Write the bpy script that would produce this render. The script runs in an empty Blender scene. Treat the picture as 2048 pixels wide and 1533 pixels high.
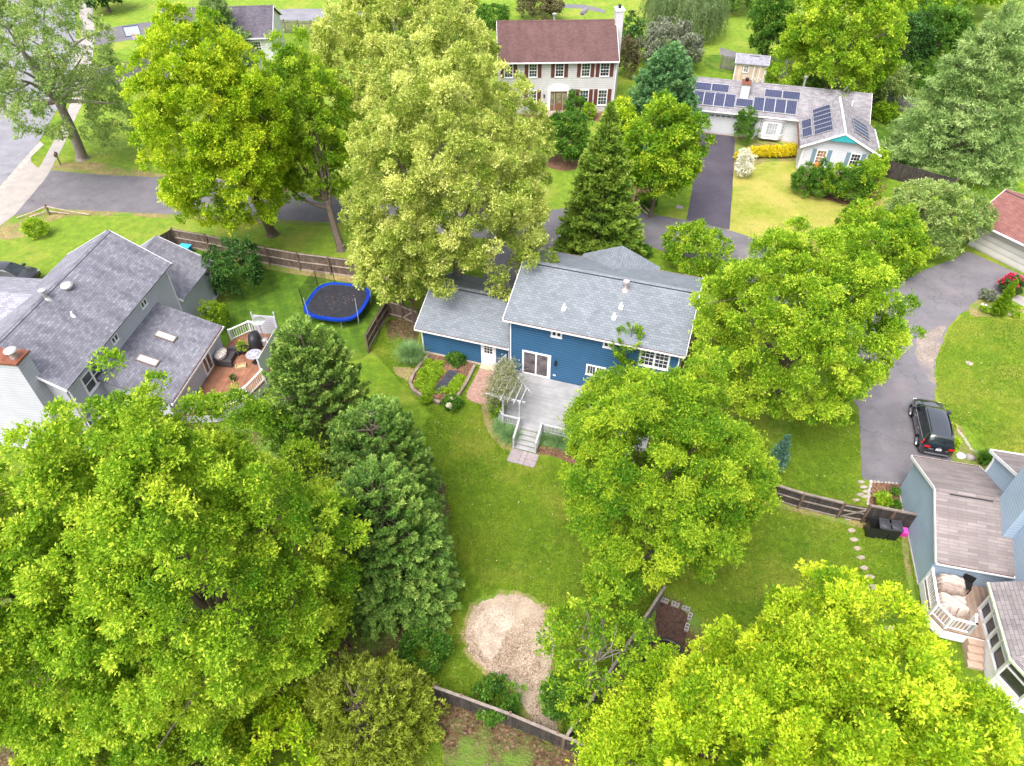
import bpy, math, random
import numpy as np
from mathutils import Vector, Matrix
from mathutils.geometry import tessellate_polygon

# ------------------------------------------------------------------ camera, sky, sun, exposure
SC = bpy.context.scene
C = SC.collection
CAM_H, PITCH, FPX = 33.5, 43.7, 1420.0
cd = bpy.data.cameras.new('camera'); cam = bpy.data.objects.new('camera', cd); C.objects.link(cam)
cam.location = (0, 0, CAM_H); cam.rotation_euler = (math.radians(90 - PITCH), 0, 0)
cd.sensor_width = 36; cd.lens = 36 * FPX / 2048; cd.clip_end = 3000; cd.clip_start = 0.5
SC.camera = cam
SUN_EL, SUN_AZ = 60, 212          # azimuth clockwise from +Y (north); light comes from the left and slightly behind the camera
w = bpy.data.worlds.new('World'); SC.world = w; w.use_nodes = True
nt = w.node_tree; sky = nt.nodes.new('ShaderNodeTexSky'); sky.sky_type = 'NISHITA'; sky.sun_disc = False
sky.sun_elevation = math.radians(SUN_EL); sky.sun_rotation = math.radians(SUN_AZ); sky.dust_density = 5; sky.air_density = 1.3
hs = nt.nodes.new('ShaderNodeHueSaturation'); hs.inputs['Saturation'].default_value = 0.42
nt.links.new(sky.outputs[0], hs.inputs['Color']); nt.links.new(hs.outputs[0], nt.nodes['Background'].inputs[0])
nt.nodes['Background'].inputs[1].default_value = 0.15
sl = bpy.data.lights.new('sun', 'SUN'); sl.energy = 1.1; sl.angle = math.radians(40); sl.color = (1, .965, .91)
so = bpy.data.objects.new('sun', sl); C.objects.link(so)
so.rotation_euler = (math.radians(90 - SUN_EL), 0, math.radians(180 - SUN_AZ)); so.location = (0, 0, 60)
SC.view_settings.view_transform = 'Standard'; SC.view_settings.look = 'None'
SC.view_settings.exposure = 1.38; SC.view_settings.gamma = 1
cy = SC.cycles; cy.max_bounces = 5; cy.diffuse_bounces = 3; cy.glossy_bounces = 2; cy.transmission_bounces = 3
cy.transparent_max_bounces = 6; cy.use_denoising = True; cy.caustics_reflective = False; cy.caustics_refractive = False

P = math.radians(PITCH); CX, CY = 1024.0, 766.5
def G(u, v, z=0.0):
    """where the sight line through photo point (u,v) meets height z"""
    x = (u - CX) / FPX; y = -(v - CY) / FPX
    d = (x, math.cos(P) + y * math.sin(P), -math.sin(P) + y * math.cos(P))
    t = (z - CAM_H) / d[2]
    return (d[0] * t, d[1] * t)
def depth(x, y, z): return y * math.cos(P) - (z - CAM_H) * math.sin(P)

# ------------------------------------------------------------------ materials
class N:
    def __init__(s, name):
        s.m = bpy.data.materials.new(name); s.m.use_nodes = True; s.t = s.m.node_tree
        s.b = s.t.nodes['Principled BSDF']; s.b.inputs['Specular IOR Level'].default_value = .3
        s.o = s.t.nodes['Material Output']
    def n(s, ty, **k):
        a = s.t.nodes.new('ShaderNode' + ty)
        for q, v in k.items(): setattr(a, q, v)
        return a
    def l(s, a, b): s.t.links.new(a, b)
    def uv(s): return s.n('TexCoord').outputs['UV']
    def pos(s): return s.n('NewGeometry').outputs['Position']
    def noise(s, vec, scale, detail=3, rough=.6):
        a = s.n('TexNoise'); a.inputs['Scale'].default_value = scale; a.inputs['Detail'].default_value = detail
        a.inputs['Roughness'].default_value = rough; s.l(vec, a.inputs['Vector']); return a.outputs['Fac']
    def ramp(s, fac, stops):
        a = s.n('ValToRGB'); s.l(fac, a.inputs[0]); e = a.color_ramp.elements
        while len(e) < len(stops): e.new(.5)
        for i, (p, c) in enumerate(stops): e[i].position = p; e[i].color = (*c, 1)
        return a.outputs[0]
    def mix(s, fac, a, b, bt='MIX'):
        m = s.n('MixRGB', blend_type=bt)
        for i, x in enumerate((fac, a, b)):
            if isinstance(x, (int, float)): m.inputs[i].default_value = x
            elif isinstance(x, tuple): m.inputs[i].default_value = (*x, 1)
            else: s.l(x, m.inputs[i])
        return m.outputs[0]
    def math(s, op, a, b=None):
        m = s.n('Math', operation=op)
        for i, x in enumerate((a, b)):
            if x is None: continue
            if isinstance(x, (int, float)): m.inputs[i].default_value = x
            else: s.l(x, m.inputs[i])
        return m.outputs[0]
    def bump(s, h, st=.4, d=.02):
        b = s.n('Bump'); b.inputs['Strength'].default_value = st; b.inputs['Distance'].default_value = d
        s.l(h, b.inputs['Height']); s.l(b.outputs[0], s.b.inputs['Normal'])
    def col(s, x, rough=.7):
        if isinstance(x, tuple): s.b.inputs['Base Color'].default_value = (*x, 1)
        else: s.l(x, s.b.inputs['Base Color'])
        s.b.inputs['Roughness'].default_value = rough; return s.m
def sc(c, k): return tuple(min(1, x * k) for x in c)
def plain(name, c, rough=.6, metal=0, var=.12, scale=6):
    m = N(name); f = m.noise(m.pos(), scale)
    m.b.inputs['Metallic'].default_value = metal
    return m.col(m.ramp(f, [(.3, sc(c, 1 - var)), (.7, sc(c, 1 + var))]), rough)
def siding(name, c, lap=.2, dark=.62):
    m = N(name); uv = m.uv(); s = m.n('SeparateXYZ'); m.l(uv, s.inputs[0])
    fr = m.math('FRACT', m.math('DIVIDE', s.outputs[1], lap))
    line = m.ramp(fr, [(0, sc(c, dark)), (.22, sc(c, dark * .9 + .06)), (.34, sc(c, .98)), (1, sc(c, 1.08))])  # shade line under each lap is painted into the siding colour
    n = m.noise(m.pos(), 1.3, 4); d = m.noise(m.pos(), 9, 3)
    col = m.mix(1, line, m.ramp(n, [(.3, (.88, .88, .88)), (.7, (1, 1, 1))]), 'MULTIPLY')
    col = m.mix(.5, col, m.ramp(d, [(.3, (.9, .9, .9)), (.7, (1, 1, 1))]), 'MULTIPLY')
    m.bump(m.math('SUBTRACT', 1, fr), .5, .02)
    return m.col(col, .55)
def shingle(name, c1, c2, bw=.33, rh=.15, stain=(.55, .55, .58), mort=.5, streak=.6):
    m = N(name); uv = m.uv(); b = m.n('TexBrick'); m.l(uv, b.inputs['Vector'])
    b.offset = .5; b.inputs['Scale'].default_value = 1; b.inputs['Brick Width'].default_value = bw; b.inputs['Row Height'].default_value = rh
    b.inputs['Mortar Size'].default_value = .011; b.inputs['Mortar Smooth'].default_value = .3; b.inputs['Bias'].default_value = 0
    b.inputs['Color1'].default_value = (*c1, 1); b.inputs['Color2'].default_value = (*c2, 1); b.inputs['Mortar'].default_value = (*sc(c1, mort), 1)
    mp = m.n('Mapping'); mp.inputs['Scale'].default_value = (1, .22, 1); m.l(uv, mp.inputs[0])
    st = m.noise(mp.outputs[0], 1.1, 4, .65); sp = m.noise(uv, 28, 2); big = m.noise(uv, .5, 3)
    col = m.mix(1, b.outputs[0], m.ramp(st, [(.35, stain), (.62, (1, 1, 1))]), 'MULTIPLY')
    col = m.mix(streak, b.outputs[0], col)
    col = m.mix(.6, col, m.ramp(sp, [(.3, (.7, .7, .7)), (.7, (1.1, 1.1, 1.1))]), 'MULTIPLY')
    col = m.mix(.7, col, m.ramp(big, [(.3, (.85, .85, .85)), (.7, (1.08, 1.08, 1.08))]), 'MULTIPLY')
    m.bump(b.outputs['Fac'], -.5, .02)
    return m.col(col, .9)
def glass(name, c=(.03, .035, .045), rough=.06):
    m = N(name); m.b.inputs['Specular IOR Level'].default_value = .8
    n = m.noise(m.pos(), 1.7, 2); return m.col(m.ramp(n, [(.35, sc(c, .6)), (.65, sc(c, 1.7))]), rough)
def lawn(name, g1, g2, dry, dryamt=.5, stripes=None):
    m = N(name); p = m.pos()
    fine = m.noise(p, 9, 6, .8); mid = m.noise(p, 1.6, 5, .7); big = m.noise(p, .23, 4, .6); vf = m.noise(p, 40, 2, .7)
    col = m.ramp(mid, [(.32, sc(g1, .8)), (.5, g1), (.66, g2)])
    col = m.mix(m.ramp(big, [(.62 - dryamt * .25, (0, 0, 0)), (.82 - dryamt * .2, (.9, .9, .9))]), col, dry)
    col = m.mix(m.ramp(m.noise(p, 3.1, 5, .75), [(.56, (0, 0, 0)), (.7, (.55, .55, .55))]), col, sc(dry, .8))
    col = m.mix(m.ramp(m.noise(p, .75, 6, .8), [(.55, (0, 0, 0)), (.66, (.75, .75, .75))]), col, (g1[0] * .55, g1[1] * .8, g1[2]))
    col = m.mix(m.ramp(m.noise(p, 5.5, 5, .8), [(.58, (0, 0, 0)), (.68, (.6, .6, .6))]), col, (g2[0] * 1.35, g2[1] * 1.15, g2[2]))
    if stripes:
        s = m.n('SeparateXYZ'); m.l(p, s.inputs[0]); ang, per = stripes
        t = m.math('ADD', m.math('MULTIPLY', s.outputs[0], math.cos(ang)), m.math('MULTIPLY', s.outputs[1], math.sin(ang)))
        sn = m.math('SINE', m.math('MULTIPLY', t, 6.283 / per))
        col = m.mix(1, col, m.ramp(m.math('ADD', m.math('MULTIPLY', sn, .5), .5), [(.3, (.84, .88, .8)), (.7, (1.1, 1.08, 1.05))]), 'MULTIPLY')
    col = m.mix(1, col, m.ramp(fine, [(.3, (.5, .55, .45)), (.5, (.95, .95, .95)), (.75, (1.35, 1.3, 1.2))]), 'MULTIPLY')
    col = m.mix(.7, col, m.ramp(vf, [(.3, (.6, .62, .55)), (.7, (1.25, 1.22, 1.1))]), 'MULTIPLY')
    m.bump(m.math('ADD', fine, vf), .9, .08)
    return m.col(col, .9)
def speck(name, cols, scale=14, bump=.5, big=None):
    m = N(name); p = m.pos(); v = m.n('TexVoronoi'); v.inputs['Scale'].default_value = scale; m.l(p, v.inputs['Vector'])
    s = m.n('SeparateXYZ'); m.l(v.outputs['Color'], s.inputs[0]); k = len(cols)
    col = m.ramp(s.outputs[0], [(i / (k - 1), c) for i, c in enumerate(cols)])
    n = m.noise(p, .9, 4, .7)
    col = m.mix(1, col, m.ramp(n, [(.3, (.68, .66, .64)), (.7, (1.15, 1.15, 1.15))]), 'MULTIPLY')
    col = m.mix(.6, col, m.ramp(m.noise(p, 22, 4, .8), [(.3, (.55, .55, .55)), (.7, (1.25, 1.25, 1.25))]), 'MULTIPLY')
    if big: col = m.mix(m.ramp(m.noise(p, .35, 3), [(.45, (0, 0, 0)), (.62, (1, 1, 1))]), col, big)
    m.bump(v.outputs['Distance'], bump, .05)
    return m.col(col, .95)
def asphalt(name, c, crack=.5, tint=(1, 1, 1)):
    m = N(name); p = m.pos()
    n = m.noise(p, .5, 5, .65); g = m.noise(p, 30, 3, .8)
    col = m.ramp(n, [(.3, sc(c, .82)), (.7, sc(c, 1.2))])
    col = m.mix(.8, col, m.ramp(g, [(.25, (.72, .72, .72)), (.75, (1.25, 1.25, 1.25))]), 'MULTIPLY')
    wv = m.n('VectorMath', operation='ADD'); m.l(p, wv.inputs[0])
    nn = m.n('TexNoise'); nn.inputs['Scale'].default_value = .8; nn.inputs['Detail'].default_value = 4; m.l(p, nn.inputs['Vector'])
    sm = m.n('VectorMath', operation='SCALE'); m.l(nn.outputs['Color'], sm.inputs[0]); sm.inputs['Scale'].default_value = 2.2
    m.l(sm.outputs[0], wv.inputs[1])
    v = m.n('TexVoronoi', feature='DISTANCE_TO_EDGE'); v.inputs['Scale'].default_value = .16; m.l(wv.outputs[0], v.inputs['Vector'])
    ck = m.ramp(v.outputs['Distance'], [(.0, (1 - crack,) * 3), (.006, (1, 1, 1))])
    col = m.mix(1, col, ck, 'MULTIPLY')
    col = m.mix(m.ramp(m.noise(p, .28, 3), [(.55, (0, 0, 0)), (.75, (.5, .5, .5))]), col, sc((c[0] * 1.25, c[1] * 1.1, c[2]), 1.25))
    col = m.mix(m.ramp(m.noise(p, 2.2, 6, .75), [(.58, (0, 0, 0)), (.7, (.5, .5, .5))]), col, sc(c, 1.5))
    col = m.mix(m.ramp(m.noise(p, .9, 5, .7), [(.6, (0, 0, 0)), (.68, (.45, .45, .45))]), col, sc(c, .55))
    m.bump(g, .35, .01)
    return m.col(col, .85)
def wood(name, c1, c2, axis_scale=(14, 14, 1.2), plank=None, gap=.5, pv=.15):
    """weathered boards; plank = (axis index of UV, board width) draws the joints between boards"""
    m = N(name); mp = m.n('Mapping'); m.l(m.n('TexCoord').outputs['Object'], mp.inputs[0]); mp.inputs['Scale'].default_value = axis_scale
    n = m.noise(mp.outputs[0], 1, 5, .7); col = m.ramp(n, [(.3, c1), (.7, c2)])
    if plank:
        s = m.n('SeparateXYZ'); m.l(m.uv(), s.inputs[0]); q = m.math('DIVIDE', s.outputs[plank[0]], plank[1])
        fr = m.math('FRACT', q); fl = m.math('FLOOR', q)
        wn = m.n('TexWhiteNoise', noise_dimensions='1D'); m.l(fl, wn.inputs['W'])
        col = m.mix(.8, col, m.ramp(wn.outputs['Value'], [(0, (1 - 1.8 * pv,) * 3), (1, (1 + pv,) * 3)]), 'MULTIPLY')
        col = m.mix(1, col, m.ramp(fr, [(0, (gap,) * 3), (.12, (1, 1, 1))]), 'MULTIPLY')
        m.bump(m.ramp(fr, [(0, (0, 0, 0)), (.1, (1, 1, 1))]), .5, .02)
    col = m.mix(.6, col, m.ramp(m.noise(m.pos(), 1.5, 4), [(.3, (.7, .7, .7)), (.7, (1.15, 1.15, 1.15))]), 'MULTIPLY')
    return m.col(col, .85)
def leafmat(name, dark, mid, light, trans=.44, rough=.55):
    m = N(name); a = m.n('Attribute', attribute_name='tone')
    col = m.ramp(a.outputs['Fac'], [(0, dark), (.5, mid), (1, light)])
    col = m.mix(.35, col, m.ramp(m.noise(m.pos(), .55, 2), [(.3, (.72, .78, .8)), (.7, (1.2, 1.12, 1.05))]), 'MULTIPLY')
    m.col(col, rough); m.b.inputs['Specular IOR Level'].default_value = .25
    t = m.n('BsdfTranslucent'); m.l(col, t.inputs[0]); x = m.n('MixShader'); x.inputs[0].default_value = trans
    m.l(m.b.outputs[0], x.inputs[1]); m.l(t.outputs[0], x.inputs[2]); m.l(x.outputs[0], m.o.inputs[0])
    return m.m
def bark(name, c):
    m = N(name); mp = m.n('Mapping'); m.l(m.pos(), mp.inputs[0]); mp.inputs['Scale'].default_value = (6, 6, 1.2)
    n = m.noise(mp.outputs[0], 2, 5, .75); m.bump(n, .8, .05)
    return m.col(m.ramp(n, [(.3, sc(c, .5)), (.7, sc(c, 1.3))]), .9)

# ------------------------------------------------------------------ mesh builder
class MB:
    def __init__(s): s.v = []; s.f = []; s.mi = []; s.cur = 0
    def face(s, pts):
        k = len(s.v); s.v += [tuple(p) for p in pts]; s.f.append(tuple(range(k, k + len(pts)))); s.mi.append(s.cur); return s
    def box(s, x0, x1, y0, y1, z0, z1):
        x0, x1 = min(x0, x1), max(x0, x1); y0, y1 = min(y0, y1), max(y0, y1)
        k = len(s.v); s.v += [(x0, y0, z0), (x1, y0, z0), (x1, y1, z0), (x0, y1, z0), (x0, y0, z1), (x1, y0, z1), (x1, y1, z1), (x0, y1, z1)]
        for q in ((3, 2, 1, 0), (4, 5, 6, 7), (0, 1, 5, 4), (1, 2, 6, 5), (2, 3, 7, 6), (3, 0, 4, 7)):
            s.f.append(tuple(k + i for i in q)); s.mi.append(s.cur)
        return s
    def beam(s, p, q, w, h=None, up=(0, 0, 1)):
        h = h or w; p = Vector(p); q = Vector(q); d = (q - p).normalized(); u = Vector(up)
        if abs(d.dot(u)) > .98: u = Vector((1, 0, 0))
        a = d.cross(u).normalized() * w / 2; b = a.cross(d).normalized() * h / 2
        k = len(s.v); s.v += [tuple(c + x + y) for c in (p, q) for x, y in ((-a, -b), (a, -b), (a, b), (-a, b))]
        for f in ((0, 1, 2, 3), (7, 6, 5, 4), (0, 4, 5, 1), (1, 5, 6, 2), (2, 6, 7, 3), (3, 7, 4, 0)):
            s.f.append(tuple(k + i for i in f)); s.mi.append(s.cur)
        return s
    def tube(s, pts, rad, n=8, cap=True):
        pts = [Vector(p) for p in pts]; k = len(s.v)
        if not isinstance(rad, (list, tuple)): rad = [rad] * len(pts)
        for i, p in enumerate(pts):
            d = (pts[min(i + 1, len(pts) - 1)] - pts[max(i - 1, 0)]).normalized()
            u = Vector((0, 0, 1)) if abs(d.z) < .9 else Vector((1, 0, 0))
            a = d.cross(u).normalized(); b = a.cross(d).normalized()
            s.v += [tuple(p + (a * math.cos(t) + b * math.sin(t)) * rad[i]) for t in (j * 2 * math.pi / n for j in range(n))]
        for i in range(len(pts) - 1):
            for j in range(n):
                s.f.append((k + i * n + j, k + i * n + (j + 1) % n, k + (i + 1) * n + (j + 1) % n, k + (i + 1) * n + j)); s.mi.append(s.cur)
        if cap:
            s.f.append(tuple(k + j for j in range(n))[::-1]); s.mi.append(s.cur)
            s.f.append(tuple(k + (len(pts) - 1) * n + j for j in range(n))); s.mi.append(s.cur)
        return s
    def lathe(s, x, y, prof, n=20):
        k = len(s.v)
        for r, z in prof: s.v += [(x + r * math.cos(j * 2 * math.pi / n), y + r * math.sin(j * 2 * math.pi / n), z) for j in range(n)]
        for i in range(len(prof) - 1):
            for j in range(n):
                s.f.append((k + i * n + j, k + i * n + (j + 1) % n, k + (i + 1) * n + (j + 1) % n, k + (i + 1) * n + j)); s.mi.append(s.cur)
        s.f.append(tuple(k + j for j in range(n))[::-1]); s.mi.append(s.cur)
        s.f.append(tuple(k + (len(prof) - 1) * n + j for j in range(n))); s.mi.append(s.cur)
        return s
    def prism(s, pts, z0, z1, zf=None):
        """closed outline pts (x,y) from z0 to z1"""
        n = len(pts)
        area = sum(pts[i][0] * pts[(i + 1) % n][1] - pts[(i + 1) % n][0] * pts[i][1] for i in range(n))
        if area < 0: pts = pts[::-1]
        k = len(s.v); s.v += [(x, y, z0) for x, y in pts] + [(x, y, z1) for x, y in pts]
        tr = tessellate_polygon([[Vector((x, y, 0)) for x, y in pts]])
        for t in tr:
            a, b, c_ = [Vector((*pts[i], 0)) for i in t]
            if (b - a).cross(c_ - a).z < 0: t = t[::-1]
            s.f.append(tuple(k + n + i for i in t)); s.mi.append(s.cur)
            s.f.append(tuple(k + i for i in t[::-1])); s.mi.append(s.cur)
        for i in range(n):
            j = (i + 1) % n; s.f.append((k + i, k + j, k + n + j, k + n + i)); s.mi.append(s.cur)
        return s
    def sheet(s, pts, z):
        n = len(pts); k = len(s.v); s.v += [(x, y, z) for x, y in pts]
        for t in tessellate_polygon([[Vector((x, y, 0)) for x, y in pts]]):
            a, b, c_ = [Vector((*pts[i], 0)) for i in t]
            if (b - a).cross(c_ - a).z < 0: t = t[::-1]
            s.f.append(tuple(k + i for i in t)); s.mi.append(s.cur)
        return s
    def slab(s, quad, th):
        """slanted plate: 4+ points of its top face, thickness th straight down"""
        q = [Vector(p) for p in quad]; n = len(q); nn = (q[1] - q[0]).cross(q[2] - q[0])
        if nn.z < 0: q = q[::-1]
        k = len(s.v); s.v += [tuple(p) for p in q] + [(p.x, p.y, p.z - th) for p in q]
        s.f.append(tuple(k + i for i in range(n))); s.f.append(tuple(k + n + i for i in range(n))[::-1]); s.mi += [s.cur] * 2
        for i in range(n):
            j = (i + 1) % n; s.f.append((k + j, k + i, k + n + i, k + n + j)); s.mi.append(s.cur)
        return s
    def build(s, name, mats, parent=None, smooth=False, **props):
        me = bpy.data.meshes.new(name); me.from_pydata(s.v, [], s.f)
        if not isinstance(mats, (list, tuple)): mats = [mats]
        for m in mats: me.materials.append(m)
        me.polygons.foreach_set('material_index', s.mi)
        uvl = me.uv_layers.new(name='UVMap'); uv = []
        for p in me.polygons:
            n = p.normal
            if abs(n.z) > .995: t = Vector((1, 0, 0)); b = Vector((0, 1, 0))
            else: t = Vector((0, 0, 1)).cross(n).normalized(); b = n.cross(t)
            for vi in p.vertices:
                c_ = me.vertices[vi].co; uv += [c_.dot(t), c_.dot(b)]
        uvl.data.foreach_set('uv', uv)
        if smooth:
            me.polygons.foreach_set('use_smooth', [True] * len(me.polygons))
            me.set_sharp_from_angle(angle=math.radians(smooth if smooth > 1 else 40))
        me.validate(); me.update()
        o = bpy.data.objects.new(name, me); C.objects.link(o)
        if parent: o.parent = parent
        for k_, v_ in props.items(): o[k_] = v_
        return o
def thing(name, label, cat, loc=(0, 0, 0), yaw=0, group=None):
    o = bpy.data.objects.new(name, None); o.empty_display_size = .2; C.objects.link(o)
    if len(loc) == 2: loc = (*loc, 0)
    o.location = loc; o.rotation_euler = (0, 0, math.radians(yaw)); o['label'] = label; o['category'] = cat
    if group: o['group'] = group
    return o
def tag(o, label, cat, group=None):
    o['label'] = label; o['category'] = cat
    if group: o['group'] = group
    return o
def dup(root, loc=None, yaw=None, label=None):
    r = root.copy(); C.objects.link(r)
    if loc is not None: r.location = loc if len(loc) == 3 else (*loc, root.location.z)
    if yaw is not None: r.rotation_euler = (0, 0, math.radians(yaw))
    if label: r['label'] = label
    for ch in list(root.children):
        c_ = ch.copy(); C.objects.link(c_); c_.parent = r
        for g in list(ch.children):
            d = g.copy(); C.objects.link(d); d.parent = c_
    return r
def smooth_loop(pts, sub=6, jit=0, seed=0):
    rnd = random.Random(seed); n = len(pts); out = []
    for i in range(n):
        p0, p1, p2, p3 = (pts[(i + k) % n] for k in (-1, 0, 1, 2))
        for j in range(sub):
            t = j / sub
            q = [.5 * (2 * p1[a] + (p2[a] - p0[a]) * t + (2 * p0[a] - 5 * p1[a] + 4 * p2[a] - p3[a]) * t * t + (3 * p1[a] - p0[a] - 3 * p2[a] + p3[a]) * t ** 3) for a in (0, 1)]
            out.append((q[0] + rnd.uniform(-jit, jit), q[1] + rnd.uniform(-jit, jit)))
    return out
def gp(px, z=0): return [G(u, v, z) for u, v in px]
BLOCK = []   # outlines where no grass blades grow
def patch(name, px, z, mat, smooth=True, jit=.0, kind='structure', block=True, seed=1, sub=6):
    pts = gp(px)
    if smooth: pts = smooth_loop(pts, sub, jit, seed)
    elif jit:
        r = random.Random(seed); out = []
        for i in range(len(pts)):
            a, b = Vector(pts[i]), Vector(pts[(i + 1) % len(pts)]); n = max(1, int((b - a).length / .35)); 
            for j in range(min(n, 200)):
                q = a.lerp(b, j / n); out.append((q.x + (r.uniform(-jit, jit) if j else 0), q.y + (r.uniform(-jit, jit) if j else 0)))
        pts = out
    o = MB().sheet(pts, z).build(name, mat); o['kind'] = kind
    if block: BLOCK.append(pts)
    return o
# ------------------------------------------------------------------ ground, roads, beds
M_lawn = lawn('lawn grass', (.15, .26, .012), (.24, .36, .02), (.36, .36, .06), .45)
M_lawn_far = lawn('lawn grass far', (.2, .32, .025), (.29, .4, .035), (.38, .38, .07), .5)
M_lawn_dry = lawn('lawn grass dry', (.3, .36, .04), (.4, .42, .07), (.5, .43, .12), 1.0)
M_lawn_right = lawn('lawn grass right', (.19, .32, .02), (.31, .40, .03), (.42, .40, .07), .7)
M_lawn_mow = lawn('lawn grass mown', (.24, .4, .02), (.32, .47, .03), (.34, .46, .04), .2, stripes=(math.radians(60), 2.6))
M_lawn_rich = lawn('lawn grass rich', (.09, .19, .012), (.15, .26, .018), (.24, .26, .035), .35, stripes=(math.radians(25), 1.4))  # a richer, deeper green lawn of its own hue
M_mulch = speck('bark mulch', [(.07, .035, .022), (.2, .1, .06), (.32, .19, .12), (.14, .07, .045)], 16, .9)
M_earth = speck('bare earth', [(.16, .1, .05), (.3, .21, .11), (.22, .24, .05), (.38, .28, .16)], 14, .5, (.12, .2, .02))
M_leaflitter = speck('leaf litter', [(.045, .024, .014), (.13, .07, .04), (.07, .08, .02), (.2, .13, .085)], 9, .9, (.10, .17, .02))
M_chips = speck('wood chips', [(.32, .23, .165), (.45, .345, .265), (.2, .14, .095), (.56, .45, .36)], 15, .9, (.44, .35, .27))
M_chips_pale = speck('pale wood chips', [(.46, .37, .29), (.58, .48, .4), (.38, .29, .22), (.66, .56, .48)], 20, .7)
M_asph = asphalt('asphalt', (.132, .123, .137), .3)
M_asph_dark = asphalt('asphalt fresh', (.065, .056, .075), .0)
M_asph_mid = asphalt('asphalt old', (.145, .135, .15), .42)
M_street = asphalt('street asphalt', (.2, .195, .22), .25)
M_conc = plain('concrete', (.30, .27, .255), .85, 0, .12, 1.2)
M_conc_edge = plain('concrete kerb', (.34, .3, .27), .85, 0, .2, 2)
M_trail = asphalt('trail asphalt', (.15, .145, .155), .2)

o = MB().sheet([(-900, -60), (900, -60), (900, 1500), (-900, 1500)], 0).build('ground', M_lawn); o['kind'] = 'structure'

def at_strip(px_pts, width, z):
    pts = [Vector(p) for p in gp(px_pts, 0)]; L, R = [], []
    for i, p in enumerate(pts):
        d = (pts[min(i + 1, len(pts) - 1)] - pts[max(i - 1, 0)]).normalized(); n = Vector((-d.y, d.x)) * width / 2
        L.append(tuple(p + n)); R.append(tuple(p - n))
    return L + R[::-1]
# lawns of neighbouring plots
patch('lawn', [(1462, 300), (1600, 270), (1700, 380), (1790, 400), (1800, 470), (1640, 520), (1500, 500), (1455, 462), (1466, 380)], .004, M_lawn_dry, jit=.05, block=False)
patch('lawn', [(1905, 640), (1930, 628), (2120, 640), (2180, 800), (2160, 1000), (2000, 960), (1905, 935), (1880, 850), (1868, 780), (1872, 700)], .004, M_lawn_right, jit=.04, block=False)
patch('lawn', [(1840, 345), (1900, 280), (2100, 250), (2400, 330), (2300, 470), (2000, 480), (1880, 440)], .004, M_lawn_mow, jit=.05, block=False)
patch('lawn', [(-200, 520), (30, 440), (180, 425), (380, 432), (700, 450), (700, 520), (340, 470), (200, 620), (-200, 700)], .004, M_lawn_far, jit=.06, block=False)
patch('lawn', [(100, 345), (200, 180), (420, 140), (900, 150), (1250, 215), (1280, 420), (900, 420), (560, 380), (300, 352)], .004, M_lawn_far, jit=.06, block=False)
patch('lawn', [(345, 500), (420, 505), (725, 560), (770, 620), (720, 720), (560, 700), (400, 680), (430, 600)], .006, M_lawn_rich, jit=.05, block=False)
patch('lawn', [(180, 60), (188, 20), (250, -40), (700, -60), (1010, -60), (1000, 20), (640, 60), (400, 90), (250, 110)], .004, M_lawn_far, jit=.05, block=False)
patch('lawn', [(1090, 20), (1300, -60), (1700, -80), (1720, 140), (1440, 110), (1300, 120)], .004, M_lawn_far, jit=.05, block=False)
patch('lawn', [(1430, 110), (1600, 130), (1780, 190), (2100, 260), (2100, 300), (1800, 345), (1740, 300), (1740, 180), (1440, 145)], .005, M_lawn_rich, jit=.05, block=False)

# paving
patch('road', [(-700, 900), (-300, 560), (-60, 440), (0, 378), (42, 325), (78, 283), (105, 235), (135, 180), (150, 120), (152, 60), (148, 0), (130, -90), (-200, -120), (-900, 0)], .010, M_street, jit=0)
patch('shared_driveway', [(100, 341), (200, 350), (330, 356), (480, 362), (600, 385), (700, 400), (850, 420), (1000, 430), (1090, 422), (1180, 412), (1270, 424), (1376, 441), (1462, 462), (1500, 475), (1600, 520), (1700, 560), (1780, 578), (1850, 540), (1912, 517), (1935, 503), (2056, 556), (2030, 590), (1990, 600), (1960, 608), (1920, 628), (1898, 652), (1884, 680), (1871, 712), (1868, 745), (1870, 772), (1868, 800), (1885, 845), (1897, 880), (1903, 925), (1930, 1010), (1812, 966), (1768, 975), (1725, 958), (1721, 900), (1718, 820), (1650, 700), (1520, 580), (1400, 520), (1336, 506), (1275, 486), (1150, 482), (1060, 510), (1046, 560), (962, 585), (975, 510), (985, 480), (900, 470), (700, 448), (560, 440), (430, 434), (300, 427), (180, 422), (90, 417), (28, 433)], .012, M_asph, smooth=False, jit=.045)
patch('fresh_driveway', [(1393, 262), (1470, 273), (1468, 330), (1463, 400), (1459, 460), (1373, 441), (1384, 380), (1392, 320)], .016, M_asph_dark, smooth=False)
patch('old_driveway', [(1725, 958), (1721, 900), (1718, 820), (1722, 770), (1735, 700), (1760, 640), (1780, 578), (1850, 540), (1912, 517), (1935, 503), (2056, 556), (2030, 590), (1990, 600), (1960, 608), (1920, 628), (1898, 652), (1884, 680), (1871, 712), (1868, 745), (1870, 772), (1868, 800), (1885, 845), (1897, 880), (1903, 925), (1930, 1010), (1812, 966), (1768, 975)], .016, M_asph_mid, smooth=False, jit=.045)
patch('side_driveway', [(183, 178), (187, 140), (225, 132), (285, 117), (330, 110), (420, 150), (300, 165), (250, 164)], .012, M_asph_dark, smooth=False)
patch('far_driveway', [(190, 92), (194, 65), (235, 53), (300, 44), (420, 40), (420, 75), (300, 76), (250, 82)], .012, M_asph, smooth=False)
patch('apron', [(0, 386), (42, 338), (62, 310), (63, 326), (75, 335), (102, 341), (88, 362), (30, 430), (-10, 460), (-60, 470), (-40, 430)], .020, M_conc, smooth=False)
patch('kerb', [(-60, 470), (-12, 388), (45, 322), (80, 283), (88, 290), (64, 313), (44, 338), (2, 386), (-40, 440)], .024, M_conc_edge, smooth=False)
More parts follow.
